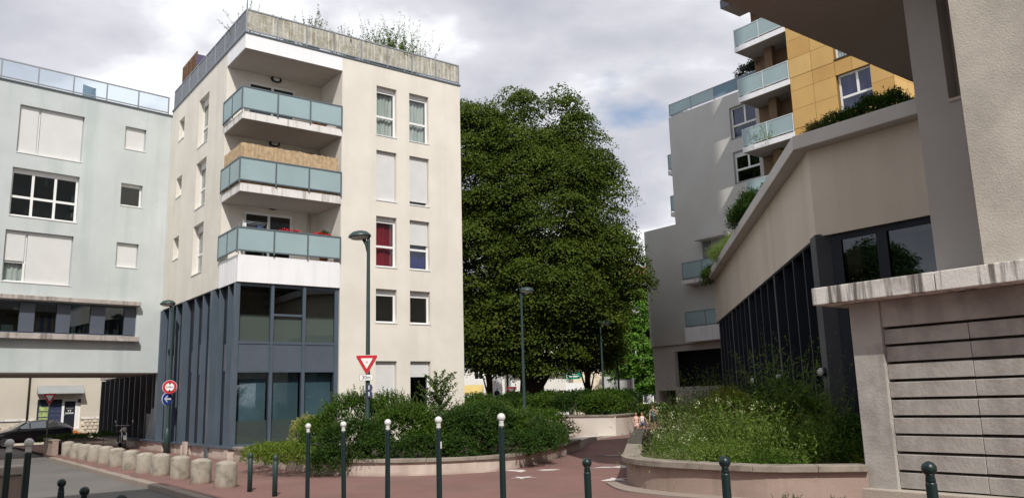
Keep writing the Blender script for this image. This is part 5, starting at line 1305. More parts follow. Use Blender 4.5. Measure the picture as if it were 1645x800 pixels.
tree('plane_tree', 'leafy tree across the road outside the left edge of the view', W(-9, 25.5),
     [(0, 0, 6.5, 3.2, 3.2, 3.4), (1.5, 1, 5, 2.2, 2.2, 2.0), (-1.5, -.5, 8.5, 2.2, 2.2, 2.2)], 420, 110, .2, 'shrub_leaf_dark', [(0, 0, 0), (0, 0, 3), (.2, 0, 9)], 14, .25, zmin=2.6)
tree('street_tree', 'small bright green street tree beside the grey block', Vector((11.6, 76, 0)),
     [(0, 0, 6.2, 2.8, 2.4, 3.2), (.3, 0, 9.6, 1.8, 1.8, 2.4), (.7, 0, 3.6, 2.3, 2.0, 1.6), (-1.2, 0, 4.6, 1.7, 1.7, 1.4)], 420, 90, .26, 'bright_leaf', [(0, 0, 0), (0, 0, 2.4), (.2, 0, 9)], 14, .16, zmin=1.6)

# ================================================================== BOLLARDS
def gz(p, base=0.0): return g(p) + base
def tall_post(h, r=.034, ball=.046, white=True):
    th = thing('bollard', '', 'bollard')
    MB().lathe([(r * 1.02, -.1), (r, .05), (r * .97, h - .17), (r * .97, h - .165), (r * .78, h - .15)], 18).build('post', 'green_paint', th)
    mb = MB(); mb.lathe([(r * .86, h - .152), (r * .9, h - .14), (r * .72, h - .105), (r * .9, h - .095)], 18); mb.ball((0, 0, h - .055), ball, 18, 12)
    mb.build('ball_top', 'bollard_white' if white else 'green_paint', th)
    return th
def clear(o):
    for ch in list(o.children): bpy.data.objects.remove(ch)
    bpy.data.objects.remove(o)
wp = tall_post(1.47)
ordn = ['rightmost and nearest', 'second from right', 'middle', 'second from left', 'leftmost and farthest']
for i in range(5):
    x, y = -.17 - .783 * i, 9 + 1.0 * i
    o = wp if i == 0 else copy_tree(wp)
    o.location = (x, y, g((x, y))); o.rotation_euler = (R([.4, -.3, .3, .7, .5][i]), R([0, .2, .3, .9, -.1][i]), i * 1.1)
    o['label'] = 'tall dark green post with white ball top, %s of the central five' % ordn[i]; o['group'] = 'white topped posts in front of the planter'
MB().box(-.012, .012, -.0365, -.031, 1.08, 1.16).build('sticker', 'sign_white', next(c for c in col.objects if c.name == 'bollard.001'))
for i, (x, y, h, lab) in enumerate([(-5.07, 8.5, 1.35, 'tall dark post with white ball top, right one of three at the left edge'), (-5.55, 8.95, 1.35, 'tall dark post with white ball top, middle one of three at the left edge'), (-6.0, 9.42, 1.35, 'tall dark post with white ball top, cut by the left edge')]):
    o = copy_tree(wp, lab, (x, y, g((x, y)) - .13)); o.rotation_euler = (0, R(.6), i); o['group'] = 'white topped posts at the left edge'
gp = tall_post(.95, .041, .054, False)
lows = [(.77, 9.25, .0, 'green ball topped bollard standing on the open red path'), (1.87, 7.5, .05, 'green ball topped bollard in front of the right planter'), (3.08, 6.2, .02, 'green ball topped bollard in front of the concrete louvres')]
for i, (x, y, dz, lab) in enumerate(lows):
    o = gp if i == 0 else copy_tree(gp)
    o.location = (x, y, g((x, y)) + dz); o['label'] = lab; o['group'] = 'green ball topped bollards'; o.rotation_euler = (0, R((0, .3, .9)[i]), i)
for i, (x, y, dz, lab) in enumerate([(-5.9, 10.7, -.13, 'black ball bollard top farthest left of three by the road'), (-4.97, 9.5, -.17, 'black ball bollard top in the middle of three by the road'), (-3.85, 8.05, -.17, 'black ball bollard top nearest the viewer by the road')]):
    o = copy_tree(gp, lab, (x, y, g((x, y)) + dz)); o['group'] = 'low ball topped bollards by the road'
tp = thing('bollard', 'thin dark green bollard just right of the last concrete block', 'bollard', (-5.62, 17.35, 0), 0, 'thin bollards on the red pavement')
mb = MB(); mb.lathe([(.05, -.05), (.05, .66), (.043, .67), (.043, .69), (.052, .70), (.048, .755), (.03, .79), (.0005, .80)], 16); mb.build('post', 'lamp_green', tp)
copy_tree(tp, 'thin dark green bollard nearer the viewer, left of the white topped posts', (-4.80, 16.35, 0))
# concrete blocks along the kerb
cb0 = thing('concrete_bollard', '', 'bollard', (0, 0, 0), 0, 'squat concrete bollards along the kerb')
mb = MB(); mb.lathe([(.235, -.1), (.238, .06), (.232, .505), (.222, .53), (.12, .575), (.0005, .585)], 24); mb.build('block', 'bollard_concrete', cb0)
mb = MB(); mb.lathe([(.275, -.05), (.275, .004), (.24, .012)], 24); mb.build('base_ring', 'red_asphalt', cb0)
blk = [(-6.47, 18.32), (-7.49, 19.53), (-8.53, 20.87), (-9.52, 21.99), (-10.41, 23.05), (-11.45, 24.4), (-12.6, 25.9), (-13.65, 27.3), (-14.68, 28.6), (-15.65, 29.8), (-16.66, 31.1), (-17.75, 32.5)]
names = ['nearest', 'second nearest', 'third', 'fourth', 'fifth', 'sixth', 'seventh', 'eighth', 'ninth', 'tenth', 'eleventh', 'farthest']
for i, (x, y) in enumerate(blk):
    o = cb0 if i == 0 else copy_tree(cb0)
    o.location = (x, y, random.uniform(-.02, .02)); o.rotation_euler = (R(random.uniform(-1.5, 1.5)), R(random.uniform(-1.5, 1.5)), random.uniform(0, 6))
    o['label'] = 'squat stained concrete bollard, %s in the kerb row counted from the viewer' % names[i] if 0 < i < 11 else 'squat stained concrete bollard, %s of the kerb row' % names[i]
wb = thing('concrete_block', 'pale concrete block standing behind the posts at the left edge', 'block', (-10.5, 16.6, -.1), YAW)
MB().box(-.45, .45, -.25, .25, -.1, .62).build('block', 'planter_dark', wb, bevel=.03)
MB().box(-.5, .5, -.3, .3, .622, .80).build('cap', 'concrete', wb, bevel=.03)

# ================================================================== LAMPS AND SIGNS
def lamp(label, x, y, h, dx, group='street lamps', z=0.0):
    th = thing('street_lamp', label, 'street lamp', (x, y, z), 0, group); h -= z
    mb = MB(); mb.lathe([(.11, -.2), (.11, .9), (.075, .95), (.066, 1.0), (.045, h - .12), (.04, h + .02)], 14)
    mb.build('pole', 'lamp_green', th)
    mb = MB(); mb.tube([(0, 0, h - .5), (dx * .06, 0, h - .2), (dx * .14, 0, h - .02)], [.03, .04, .06], 8)
    prof = [(.295, 0), (.30, .02), (.27, .08), (.19, .145), (.09, .175), (.0005, .185)]
    hd = MB(); hd.lathe(prof, 22, (0, 0, 0)); hd.v = [(dx * .24 + x_ * 1.05, y_ * .85, h + .01 + z_ - dx * x_ * .05) for x_, y_, z_ in hd.v]
    o = hd.build('lamp_head', 'lamp_green', th); mb.build('arm', 'lamp_green', th)
    le = MB(); le.lathe([(.26, 0), (.22, -.045), (.1, -.075), (.0005, -.08)], 20); le.v = [(dx * .24 + x_ * 1.05, y_ * .85, h + .01 + z_ - dx * x_ * .05) for x_, y_, z_ in le.v]
    le.build('lens', 'lamp_lens', o)
    return th
lamp('tall dark green street lamp in front of the cream facade, holding the give way sign', -3.92, 21.5, 6.2, -1)
lamp('dark green street lamp in front of the big linden tree', .33, 33, 6.1, 1)
lamp('far street lamp in the shade right of the big linden', 4.62, 43, 5.55, 1)
lamp('street lamp against the dark fins of the cream building with two round signs', -14.0, 32.8, 5.95, -1)
def plate(poly, t=.012):      # flat sign in x-z facing -y
    mb = MB(); n = len(poly)
    mb.add([(x, -t, z) for x, z in poly] + [(x, 0, z) for x, z in poly], [tuple(range(n)), tuple(range(2 * n - 1, n - 1, -1))] + [(i, i + n, (i + 1) % n + n, (i + 1) % n) for i in range(n)])
    return mb
def rtri(s, r, inv=True):     # rounded triangle pointing down
    h = s * math.sqrt(3) / 2; c = [(-s / 2, h / 3), (s / 2, h / 3), (0, -2 * h / 3)]
    out = []
    for i, (x, z) in enumerate(c):
        L_ = math.hypot(x, z); k = (L_ - 2 * r) / L_; cx, cz = x * k, z * k; a0 = math.atan2(z, x)
        for j in range(-3, 4):
            a = a0 - j * R(20); out.append((cx + r * math.cos(a), cz + r * math.sin(a)))
    return out
def disc(r, n=32, sx=1): return [(r * math.cos(2 * math.pi * i / n) * sx, r * math.sin(2 * math.pi * i / n)) for i in range(n)]
def give_way(label, p, s, rz, pole=None, backc='sign_back', dark=False):
    th = thing('give_way_sign', label, 'road sign', p, rz)
    plate(rtri(s, .035)).build('plate', 'sign_white', th)
    a = plate(rtri(s * .955, .03)); a.v = [(x, y - .013, z) for x, y, z in a.v]; a.build('red_border', 'sign_red', th)
    a = plate(rtri(s * .52, .012)); a.v = [(x, y - .0265, z + .0) for x, y, z in a.v]; a.build('white_centre', 'sign_white', th)
    a = plate(rtri(s * 1.0, .035), .006); a.v = [(x, y + .02, z) for x, y, z in a.v]; a.build('back_plate', backc, th)
    if pole: MB().tube([(0, .05, -p[2] - .2), (0, .05, s * .3)], .03, 8).build('pole', 'sign_back', th)
    return th
gw_ = give_way('red and white give way triangle on the lamp post above the shrubs', Vector((-3.93, 21.40, 2.82)), .62, R(8))
MB().lathe([(.035, 0), (.035, -.004)], 12, (.0, -.043, .0), 'y').build('sticker', 'cloth_pink', gw_)
d3 = thing('distance_plate', 'white rectangular 30m plate below the give way triangle', 'sign plate', Vector((-3.94, 21.40, 2.41)), R(8))
def rrect(w, h, r):
    o = []
    for cx, cz, a0 in ((w / 2 - r, h / 2 - r, 0), (-w / 2 + r, h / 2 - r, 90), (-w / 2 + r, -h / 2 + r, 180), (w / 2 - r, -h / 2 + r, 270)):
        for k in range(5): a = R(a0 + k * 22.5); o.append((cx + r * math.cos(a), cz + r * math.sin(a)))
    return o
plate(rrect(.36, .16, .03)).build('border', 'sign_black', d3)
a = plate(rrect(.345, .147, .026)); a.v = [(x, y - .0125, z) for x, y, z in a.v]; a.build('plate', 'sign_white', d3)
text_mesh('lettering', '30m', .13, 'sign_black', d3, Matrix.Translation((0, -.027, 0)) @ Matrix.Rotation(R(90), 4, 'X'))
for z, lab in ((2.15, 'upper of two small round dark sign plates on the give way lamp post'), (1.98, 'lower of two small round dark sign plates on the give way lamp post')):
    th = thing('round_sign', lab, 'road sign', Vector((-3.86, 21.42, z)), R(-22), 'small round plates on the lamp post')
    plate(disc(.092)).build('plate', 'sign_navy', th)
    a = plate(disc(.094)); a.v = [(x, y + .013, z_) for x, y, z_ in a.v]; a.build('rim', 'sign_white', th)
    a = plate([(-.012, -.05), (.012, -.05), (.012, .055), (-.012, .055)]); a.v = [(x, y - .0135, z_) for x, y, z_ in a.v]; a.build('symbol', 'sign_white', th)
hl = thing('height_limit_sign', 'round red bordered 3,40m height limit sign on the lamp post by the passage', 'road sign', Vector((-13.93, 32.66, 2.60)), R(22))
plate(disc(.275)).build('rim', 'sign_white', hl)
a = plate(disc(.262)); a.v = [(x, y - .0125, z) for x, y, z in a.v]; a.build('red_border', 'sign_red', hl)
a = plate(disc(.165)); a.v = [(x, y - .025, z) for x, y, z in a.v]; a.build('white_centre', 'sign_white', hl)
for sgn in (1, -1):
    a = plate([(-.045, .165 * sgn), (.045, .165 * sgn), (0, .09 * sgn)]); a.v = [(x, y - .0375, z) for x, y, z in a.v]; a.build('triangle_mark', 'sign_black', hl)
text_mesh('lettering', '3,40m', .105, 'sign_black', hl, Matrix.Translation((0, -.042, 0)) @ Matrix.Rotation(R(90), 4, 'X'))
oa = thing('one_way_sign', 'round blue sign with white arrow below the height limit sign', 'road sign', Vector((-14.02, 32.68, 2.13)), R(66))
plate(disc(.265)).build('rim', 'sign_white', oa)
a = plate(disc(.245)); a.v = [(x, y - .0125, z) for x, y, z in a.v]; a.build('plate', 'sign_blue', oa)
a = plate([(-.17, 0), (-.03, .13), (.02, .13), (-.07, .035), (.17, .035), (.17, -.035), (-.07, -.035), (.02, -.13), (-.03, -.13)]); a.v = [(x, y - .025, z) for x, y, z in a.v]; a.build('arrow', 'sign_white', oa)
give_way('dark shaded give way sign on its own pole in front of the shop window', Vector((-24.5, 42.7, 2.5)), .70, R(28), True)
give_way('give way sign half hidden behind the car at the left edge', Vector((-26.4, 41.4, .86)), .55, R(28), True)

# painted figures, manhole on the path
def paint(name, pts, cx, cy, z=.004, mat='white_paint', rot=0, sx=1, sy=1):
    mb = MB(); c_, s_ = math.cos(rot), math.sin(rot)
    q = [(cx + (x * sx) * c_ - (y * sy) * s_, cy + (x * sx) * s_ + (y * sy) * c_, z + g((cx, cy))) for x, y in pts]
    mb.add(q, [tuple(range(len(q)))]); return structure(mb.build(name, mat))
star = [(-1, .1), (-.35, .2), (-.2, .9), (.1, .3), (.9, .5), (.4, .0), (.8, -.7), (.1, -.25), (-.5, -.9), (-.35, -.2)]
paint('painted_star', star, .1, 18.75, rot=.4, sx=.34, sy=.32)
paint('painted_leaf', [(-.9, .2), (-.5, .55), (.0, .35), (.15, -.2), (-.1, -.8), (-.35, -.3)], .12, 20.55, sx=.55, sy=.6)
paint('painted_leaf', [(-.6, .05), (-.2, .3), (.4, .3), (.75, .05), (.3, -.25), (-.2, -.25)], .72, 20.5, sx=.45, sy=.6)
paint('painted_star', [(-.7, -.3), (-.1, .3), (.0, .7), (.3, .35), (1.0, .3), (.55, -.05), (.9, -.75), (.2, -.25), (-.35, -.5)], 2.0, 17.75, rot=-.1, sx=.36, sy=.6)
paint('painted_leaf', [(-1, -.2), (-.4, .25), (.1, .1), (.6, .7), (.9, .1), (.5, -.5), (.0, -.2)], 2.35, 20.8, sx=.55, sy=.65)
mh = MB(); mh.lathe([(.0005, .004), (.33, .005), (.42, .006), (.43, .003)], 28, (2.72, 24.7, 0)); structure(mh.build('manhole_cover', 'iron', None))
mh = MB(); mh.lathe([(.0005, .0075), (.2, .0085), (.31, .0075)], 24, (2.85, 24.75, 0)); structure(mh.build('manhole_cover', 'kerb_stone', None))

# ================================================================== MOTORBIKE
mo = thing('motorcycle', 'black and chrome motorcycle parked beside the passage fins', 'motorcycle', W(8.3, 40.3), R(-58))
def wheel_mesh(r, w, n=26):
    mb = MB(); mb.lathe([(r - .09, -w * .35), (r - .05, -w * .5), (r - .01, -w * .35), (r, 0), (r - .01, w * .35), (r - .05, w * .5), (r - .09, w * .35), (r - .09, -w * .35)], n, (0, 0, 0), 'y'); return mb
for nm, x in (('front', .72), ('rear', -.68)):
    w_ = wheel_mesh(.31, .12); w_.v = [(a + x, b, c + .31) for a, b, c in w_.v]; wo_ = w_.build('wheel', 'tyre', mo)
    rm = MB(); rm.lathe([(.20, -.03), (.225, -.035), (.225, .035), (.20, .03), (.20, -.03)], 22, (x, 0, .31), 'y'); rm.lathe([(.05, -.05), (.05, .05)], 10, (x, 0, .31), 'y')
    for k in range(10): a = k * math.pi / 5; rm.tube([(x + .04 * math.cos(a), 0, .31 + .04 * math.sin(a)), (x + .21 * math.cos(a), 0, .31 + .21 * math.sin(a))], .007, 4)
    rm.build('rim', 'alloy', wo_)
f_ = MB()
for y in (-.09, .09): f_.tube([(.72, y, .31), (.60, y, .70), (.50, y, 1.0)], .022, 8)
f_.build('front_fork', 'chrome', mo)
f_ = MB(); f_.tube([(.47, 0, .92), (.1, 0, .62), (-.3, 0, .66), (-.72, 0, .80)], .03, 8); f_.tube([(.45, 0, .85), (.32, 0, .36), (-.1, 0, .28), (-.3, 0, .4)], .025, 8)
for y in (-.08, .08): f_.tube([(-.2, y, .38), (-.68, y, .31)], .02, 6); f_.tube([(-.62, y * 1.3, .34), (-.5, y * 1.3, .72)], .025, 6)
f_.build('frame', 'black_plastic', mo)
b = MB(); b.ball((0, 0, 0), 1, 16, 10); b.v = [(.22 + x * .28, y * .14, .80 + z * .13) for x, y, z in b.v]; b.build('fuel_tank', 'tank_grey', mo)
b = MB(); b.ball((0, 0, 0), 1, 14, 8); b.v = [(-.32 + x * .36, y * .13, .77 + z * .06) for x, y, z in b.v]; b.build('seat', 'black_plastic', mo)
b = MB(); b.box(-.02, .26, -.13, .13, .30, .5)
for k in range(4): b.box(.02, .24, -.16, .16, .46 + k * .035, .48 + k * .035)
b.build('engine', 'alloy', mo)
b = MB(); b.tube([(.3, -.12, .42), (.2, -.17, .26), (-.2, -.18, .27), (-.85, -.18, .38)], [.022, .025, .035, .045], 8); b.build('exhaust', 'chrome', mo)
b = MB(); b.tube([(.42, -.36, 1.06), (.5, -.2, 1.07), (.5, .2, 1.07), (.42, .36, 1.06)], .013, 6)
for y in (-.33, .33): b.tube([(.43, y, 1.06), (.46, y * 1.05, 1.22)], .007, 5); b.lathe([(.0005, -.01), (.05, -.008), (.05, .008), (.0005, .01)], 10, (.46, y * 1.06, 1.25), 'x')
b.build('handlebar', 'chrome', mo)
b = MB(); b.lathe([(.0005, -.13), (.08, -.1), (.10, .0), (.09, .02)], 16, (.64, 0, .9), 'x'); hl_ = b.build('headlight', 'chrome', mo)
b = MB(); b.lathe([(.088, .0), (.05, .025), (.0005, .03)], 16, (.665, 0, .9), 'x'); b.build('lens', 'lamp_lens', hl_)
for x, r0, r1 in ((.72, 25, 150), (-.68, 20, 160)):
    b = MB(); pts = [(x + .335 * math.cos(R(a)), 0, .31 + .335 * math.sin(R(a))) for a in range(r0, r1, 12)]
    vs_ = []
    for p_ in pts: vs_ += [(p_[0], -.07, p_[2]), (p_[0], .07, p_[2])]
    b.add(vs_, [(2 * i, 2 * i + 2, 2 * i + 3, 2 * i + 1) for i in range(len(pts) - 1)], True); b.build('mudguard', 'tank_grey', mo)
MB().tube([(0, .1, .28), (-.05, .28, .0)], .014, 6).build('kickstand', 'black_plastic', mo)

# ================================================================== CAR
ca = thing('parked_car', 'dark blue black hatchback parked in front of the shop house', 'car', W(6.05, 52.6, -.1), YAW + R(186))
# x forward, sections: (x, half width, z bottom, z belt, z roof, roof half width)
prof = [(2.05, .62, .30, .58, .60, .50), (1.95, .76, .22, .68, .70, .62), (1.5, .84, .20, .84, .86, .70), (.95, .86, .20, .93, .97, .70), (.25, .87, .20, .95, 1.36, .58), (-.4, .87, .20, .96, 1.46, .58), (-1.1, .87, .20, .98, 1.42, .57), (-1.65, .86, .22, 1.0, 1.22, .58), (-1.98, .80, .26, .98, 1.02, .62), (-2.08, .70, .34, .80, .84, .58)]
vs_, fs = [], []
for x, hw, zb, zl, zr, rw in prof:
    ring = [(-hw * .92, zb), (-hw, zb + .18), (-hw, zl - .1), (-hw * .97, zl), (-rw, zr - .03), (-rw * .7, zr), (rw * .7, zr), (rw, zr - .03), (hw * .97, zl), (hw, zl - .1), (hw, zb + .18), (hw * .92, zb)]
    vs_ += [(x, y, z) for y, z in ring]
nr = 12
for i in range(len(prof) - 1):
    for k in range(nr): fs.append((i * nr + k, i * nr + (k + 1) % nr, (i + 1) * nr + (k + 1) % nr, (i + 1) * nr + k))
fs += [tuple(range(nr)), tuple((len(prof) - 1) * nr + k for k in range(nr - 1, -1, -1))]
b = MB(); b.add(vs_, fs, True); body = b.build('body', 'car_paint', ca)
sd = body.modifiers.new('round', 'SUBSURF'); sd.levels = 2; sd.render_levels = 2
def side_glass(y_sign, pts, nm='side_window'):
    mb = MB(); n = len(pts)
    q = []
    for x, z in pts:
        t = (z - .95) / .45; y = (.865 - .265 * max(0, t)) * y_sign
        q.append((x, y + .012 * y_sign, z))
    mb.add(q + [(x, y - .03 * y_sign, z) for x, y, z in q], [tuple(range(n)), tuple(range(2 * n - 1, n - 1, -1))] + [(i, i + n, (i + 1) % n + n, (i + 1) % n) for i in range(n)])
    return mb.build(nm, 'car_glass', ca)
for ys_ in (1, -1):
    side_glass(ys_, [(.78, .99), (.2, .99), (.2, 1.30), (.30, 1.29)]); side_glass(ys_, [(.12, .99), (-.62, 1.0), (-.62, 1.375), (.12, 1.32)]); side_glass(ys_, [(-.7, 1.0), (-1.35, 1.04), (-1.12, 1.33), (-.7, 1.37)])
    for xw in (1.32, -1.3):
        w_ = wheel_mesh(.31, .2, 24); w_.v = [(a + xw, b_ + ys_ * .78, c + .31) for a, b_, c in w_.v]; wo_ = w_.build('wheel', 'tyre', ca)
        rm = MB(); rm.lathe([(.0005, .0), (.07, .02), (.2, .012), (.225, .03), (.225, -.05)], 20, (0, 0, 0), 'y'); rm.v = [(a + xw, ys_ * (b_ + .84), c + .31) for a, b_, c in rm.v]; rm.build('rim', 'alloy', wo_)
    b = MB(); b.ball((0, 0, 0), 1, 12, 8); b.v = [(.72 + x * .07, ys_ * 1.0 + y * .1, 1.02 + z * .07) for x, y, z in b.v]; b.build('wing_mirror', 'car_paint', ca)
    b = MB(); b.ball((0, 0, 0), 1, 12, 8); b.v = [(1.86 + x * .16, ys_ * .62 + y * .14, .66 + z * .07) for x, y, z in b.v]; b.build('headlight', 'lamp_lens', ca)
    b = MB(); b.ball((0, 0, 0), 1, 12, 8); b.v = [(-1.98 + x * .08, ys_ * .66 + y * .1, .86 + z * .13) for x, y, z in b.v]; b.build('tail_light', 'sign_red', ca)
b = MB(); b.hexa([(.92, -.64, .985), (.92, .64, .985), (.88, .64, .96), (.88, -.64, .96), (.29, -.52, 1.355), (.29, .52, 1.355), (.25, .52, 1.32), (.25, -.52, 1.32)]); b.build('windscreen', 'car_glass', ca)

# ================================================================== PEOPLE
def skin_body(name, joints, bones, mat, par, lv=2):
    me = bpy.data.meshes.new(name); me.from_pydata([j[:3] for j in joints], bones, []); me.materials.append(MAT[mat])
    o = bpy.data.objects.new(name, me); col.objects.link(o); o.parent = par
    sk = o.modifiers.new('skin', 'SKIN'); sk.use_smooth_shade = True
    for i, j in enumerate(joints):
        v = me.skin_vertices[0].data[i]; r = j[3]; v.radius = (r, r) if not isinstance(r, tuple) else r; v.use_root = i == 0
    su = o.modifiers.new('sub', 'SUBSURF'); su.levels = lv; su.render_levels = lv
    return o
def person(label, loc, H, rz, dress, hair, step=.12, arms=((.16, .0), (.16, .0)), trousers=None, hair_len=.16, group=None):
    th = thing('person', label, 'person', loc, rz, group); k = H / 1.0
    s = lambda *p: tuple(x * k for x in p)
    # facing -y; unit height
    (ax, ay), (bx, by) = arms
    J = [s(0, 0, .50, .062), s(0, 0, .60, .058), s(0, 0, .72, .068), s(0, 0, .80, .045), s(0, -.004, .84, .026), s(0, -.006, .885, .045), s(0, -.006, .945, .050), s(0, -.003, .985, .026),
         s(.05, 0, .47, .048), s(.052, -step, .27, .033), s(.052, -step * .9, .045, .020), s(.056, -step * .9 - .07, .018, .017),
         s(-.05, 0, .47, .048), s(-.052, step * .5, .27, .033), s(-.052, step * 1.5, .06, .020), s(-.056, step * 1.5 - .06, .022, .017),
         s(.10, 0, .785, .034), s(.12 + ax * .3, ay * .4, .64, .023), s(.12 + ax * .5, ay - .05, .51, .017), s(.125 + ax * .55, ay - .07, .45, .016),
         s(-.10, 0, .785, .034), s(-.12 - bx * .3, by * .4, .64, .023), s(-.12 - bx * .5, by - .05, .51, .017), s(-.125 - bx * .55, by - .07, .45, .016)]
    E = [(0, 1), (1, 2), (2, 3), (3, 4), (4, 5), (5, 6), (6, 7), (0, 8), (8, 9), (9, 10), (10, 11), (0, 12), (12, 13), (13, 14), (14, 15), (3, 16), (16, 17), (17, 18), (18, 19), (3, 20), (20, 21), (21, 22), (22, 23)]
    for sx in (1, -1):
        hx, hy, hz = (J[19] if sx == 1 else J[23])[:3]; hi = 19 if sx == 1 else 23
        for q in range(5):
            J.append((hx + sx * k * (.012 if q < 4 else -.004), hy + k * (-.018 + q * .010), hz - k * (.045 - .004 * abs(q - 1.5)), .0052 * k)); E.append((hi, len(J) - 1))
    skin_body('body', J, E, 'skin', th)
    h = MB(); h.ball((0, 0, 0), 1, 14, 10)
    h.v = [(x * .056 * k, (y * .060 + .014) * k, (.945 + z * .060) * k) for x, y, z in h.v]
    h.tube([(0, .04 * k, .95 * k), (0, .055 * k, .88 * k), (0, .05 * k, (.93 - hair_len) * k)], [.05 * k, .048 * k, .02 * k], 10)
    h.build('hair', hair, th)
    fc = MB()
    for sx in (-1, 1): fc.ball((sx * .02 * k, -.052 * k, .925 * k), .007 * k, 8, 6)
    fc.build('eyes', 'sign_black', th)
    fc = MB(); fc.ball((0, -.056 * k, .903 * k), .009 * k, 8, 6); fc.build('nose', 'skin', th)
    fc = MB(); fc.box(-.014 * k, .014 * k, -.052 * k, -.046 * k, .882 * k, .887 * k); fc.build('mouth', 'sign_red', th)
    d = MB()
    if trousers is None: d.lathe([(.125 * k, .33 * k), (.11 * k, .42 * k), (.085 * k, .56 * k), (.075 * k, .62 * k), (.086 * k, .72 * k), (.075 * k, .79 * k), (.04 * k, .815 * k)], 16)
    else:
        d.lathe([(.092 * k, .52 * k), (.08 * k, .62 * k), (.088 * k, .72 * k), (.076 * k, .79 * k), (.04 * k, .815 * k)], 16)
    d.v = [(x * 1.1, y * .82, z) for x, y, z in d.v]
    d.build('dress' if trousers is None else 'top', dress, th)
    if trousers:
        t_ = MB(); t_.lathe([(.07 * k, .545 * k), (.088 * k, .47 * k), (.08 * k, .44 * k)], 14)
        for sx, yy in ((1, -step * .5), (-1, step * .25)): t_.tube([(sx * .045 * k, 0, .50 * k), (sx * .055 * k, yy * k, .36 * k)], [.064 * k, .052 * k], 12)
        t_.build('shorts', trousers, th)
    return th
person('small girl in a pale pink and white dress walking towards the viewer', Vector((5.50, 37.8, 0)), .98, R(-6), 'cloth_pink', 'hair_blond', .1, ((.1, -.05), (.05, -.1)))
person('small blond child in white top and blue shorts walking beside the girl', Vector((5.84, 38.2, 0)), .97, R(4), 'cloth_white', 'hair_blond', .08, ((.22, .0), (.1, .0)), 'cloth_denim', .08)
person('woman in a dark sleeveless top partly hidden behind the planter herbs', Vector((6.50, 39.0, 0)), 1.30, R(-10), 'cloth_denim', 'hair_brown', .1, ((.06, -.02), (.02, -.04)), 'cloth_black', .2)

# ================================================================== FAR STREET
def far_block(name, label, loc, rz, w_, h, d, wm, floors, bays, base=0.0, roofm='roof_tile', balc=False, win=(1.0, 1.6)):
    th = thing(name, label, 'building', loc, rz)
    fh = h / floors; bw = w_ / bays; hs_ = []
    for f_ in range(floors):
        for b_ in range(bays):
            cx = -w_ / 2 + bw * (b_ + .5); hs_.append((cx - win[0] / 2, cx + win[0] / 2, f_ * fh + .9, min(f_ * fh + .9 + win[1], (f_ + 1) * fh - .25)))
    m = MB(FRONT); wall(m, -w_ / 2, w_ / 2, -.3, h, hs_, 0, .3); m.map = None
    m.box(-w_ / 2, -w_ / 2 + .3, .3, d, -.3, h); m.box(w_ / 2 - .3, w_ / 2, .3, d, -.3, h); m.box(-w_ / 2 + .3, w_ / 2 - .3, d - .3, d, -.3, h)
    m.build('wall', wm, th)
    MB().hexa([(-w_ / 2 - .3, -.3, h), (w_ / 2 + .3, -.3, h), (w_ / 2 + .3, d + .3, h), (-w_ / 2 - .3, d + .3, h), (-w_ / 2 - .3, d / 2 - .4, h + 2.2), (w_ / 2 + .3, d / 2 - .4, h + 2.2), (w_ / 2 + .3, d / 2 + .4, h + 2.2), (-w_ / 2 - .3, d / 2 + .4, h + 2.2)]).build('roof', roofm, th)
    for a, b, z0, z1 in hs_:
        mb = MB(FRONT); mb.box(a, a + .07, .12, .2, z0, z1); mb.box(b - .07, b, .12, .2, z0, z1); mb.box(a + .07, b - .07, .12, .2, z0, z0 + .07); mb.box(a + .07, b - .07, .12, .2, z1 - .07, z1); mb.box((a + b) / 2 - .03, (a + b) / 2 + .03, .12, .2, z0 + .07, z1 - .07)
        f_ = mb.build('window', 'window_white', th); MB(FRONT).box(a + .07, b - .07, .15, .16, z0 + .07, z1 - .07).build('pane', 'dark_glass', f_)
        if balc:
            mb = MB(FRONT); mb.box(a - .2, b + .2, -.45, 0, z0 - .12, z0 - .02)
            for q in range(9): x = a - .18 + q * (b - a + .36) / 8; mb.box(x - .012, x + .012, -.44, -.42, z0 - .02, z0 + .85)
            mb.box(a - .2, b + .2, -.45, -.41, z0 + .85, z0 + .9); mb.build('balcony', 'sign_back', th)
    MB().box(-w_ / 2 + .4, w_ / 2 - .4, 1.2, 1.4, 0, h - .1).build('interior_wall', 'interior', th)
    return th
far_block('far_house', 'white far house with tall windows seen under the tree crown', Vector((2.6, 84, 0)), R(4), 6.2, 10, 8, 'facade_white', 3, 4, balc=True)
far_block('far_house', 'cream blank walled house carrying the green direction sign behind', Vector((7.3, 82, 0)), R(4), 3.0, 9, 8, 'facade_cream', 3, 1, win=(.5, .6))
far_block('far_house', 'grey far apartment house with balconies left of the small bright tree', Vector((11.6, 86, 0)), R(4), 5.6, 14, 8, 'facade_grey', 4, 3, balc=True)
far_block('far_house', 'long white far house with shops behind the slim linden trunk', Vector((-7.0, 88, 0)), R(-3), 12, 9, 8, 'facade_white', 3, 6)
far_block('brick_house', 'tall red brick house rising far behind the bright tree', Vector((24.5, 118, 0)), R(5), 12, 19, 10, 'brick_red', 6, 5)
far_block('far_house', 'pale far house at the end of the path behind the family', Vector((17.5, 96, 0)), R(4), 7, 11, 8, 'facade_white', 3, 4)
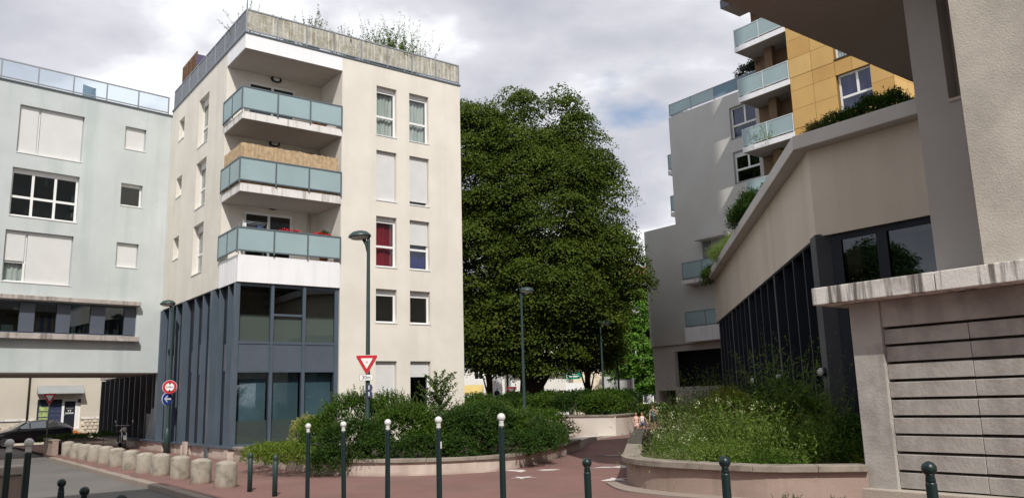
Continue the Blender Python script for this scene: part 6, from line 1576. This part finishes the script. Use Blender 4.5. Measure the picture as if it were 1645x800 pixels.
for x, w_, lab in ((-3.6, 2.6, 'left yellow shop awning far under the tree'), (-1.6, 1.4, 'right yellow shop awning far under the tree'), (1.6, 1.2, 'small yellow awning far behind the big trunk')):
    aw = thing('shop_awning', lab, 'awning', Vector((x * 1.25, 80, 0)), R(-3), 'yellow shop awnings in the far street')
    MB().hexa([(-w_ / 2, -1.2, 2.3), (w_ / 2, -1.2, 2.3), (w_ / 2, 0, 2.6), (-w_ / 2, 0, 2.6), (-w_ / 2, -1.2, 2.45), (w_ / 2, -1.2, 2.45), (w_ / 2, 0, 3.2), (-w_ / 2, 0, 3.2)]).build('cloth', 'awning_yellow', aw)
    for q in (-1, 1): MB().tube([(q * w_ * .48, -1.15, 0), (q * w_ * .48, -1.15, 2.4)], .03, 5).build('awning_post', 'sign_back', aw)
sg = thing('direction_sign', 'green arrow shaped direction sign on a pole beyond the hedge', 'road sign', Vector((4.75, 66, 0)), R(3))
MB().tube([(-.45, .05, 0), (-.45, .05, 3.8)], .05, 8).build('pole', 'sign_back', sg)
plate([(-.75, 3.2), (.45, 3.2), (.72, 3.5), (.45, 3.8), (-.75, 3.8)]).build('plate', 'sign_green', sg)
a = plate([(-.62, 3.3), (-.5, 3.3), (-.5, 3.7), (-.62, 3.7)]); a.v = [(x, y - .013, z) for x, y, z in a.v]; a.build('pictogram', 'sign_white', sg)
for z in (3.56, 3.36):
    a = plate([(-.4, z), (.3 if z > 3.5 else .4, z), (.3 if z > 3.5 else .4, z + .09), (-.4, z + .09)]); a.v = [(x, y - .013, z_) for x, y, z_ in a.v]; a.build('lettering_line', 'sign_white', sg)
a = plate([(-.7, 2.2), (.8, 2.2), (.8, 2.9), (-.7, 2.9)]); a.build('lower_plate', 'sign_white', sg)
ns = thing('banner', 'white upright banner with a dark ring symbol behind the slim linden', 'banner', Vector((-1.45, 62, 0)), 0)
MB().tube([(-.42, 0, 0), (-.42, 0, 3.6)], .03, 6).build('pole', 'sign_back', ns)
plate([(-.4, 1.1), (.4, 1.1), (.4, 3.5), (-.4, 3.5)]).build('cloth', 'sign_white', ns)
a = MB(); a.lathe([(.16, -.02), (.22, -.02), (.22, -.03), (.16, -.03), (.16, -.02)], 20, (0, 0, 2.2), 'y'); a.box(-.02, .02, -.035, -.016, 1.9, 2.6); a.build('ring_symbol', 'sign_navy', ns)
gwf = give_way('small pale triangle sign far under the tree beside the banner', Vector((-.35, 62, 2.4)), .9, 0, True)
an = thing('advert_pillar', 'grey rectangular advertising pillar beyond the hedge', 'advertising pillar', Vector((7.7, 58, 0)), R(-20))
MB().box(-.55, .55, -.12, .12, .9, 2.9).build('case', 'sign_back', an); MB().box(-.48, .48, -.135, -.121, .98, 2.82).build('poster', 'facade_grey', an)
MB().box(-.3, .3, -.08, .08, -.1, .9).build('foot', 'black_plastic', an)
MB().box(.62, .72, -.1, .1, .6, 3.0).build('edge_strip', 'sign_white', an)
pp = thing('plain_pole', 'plain grey green pole standing right of the far street lamp', 'pole', Vector((6.7, 53.0, 0)))
MB().lathe([(.09, -.1), (.08, 1), (.06, 5.2), (.0005, 5.22)], 12).build('pole', 'lamp_green', pp)
# small details
for i, (x, y) in enumerate([(-26.9, 47.5)]):
    pass
bpy.context.view_layer.update()
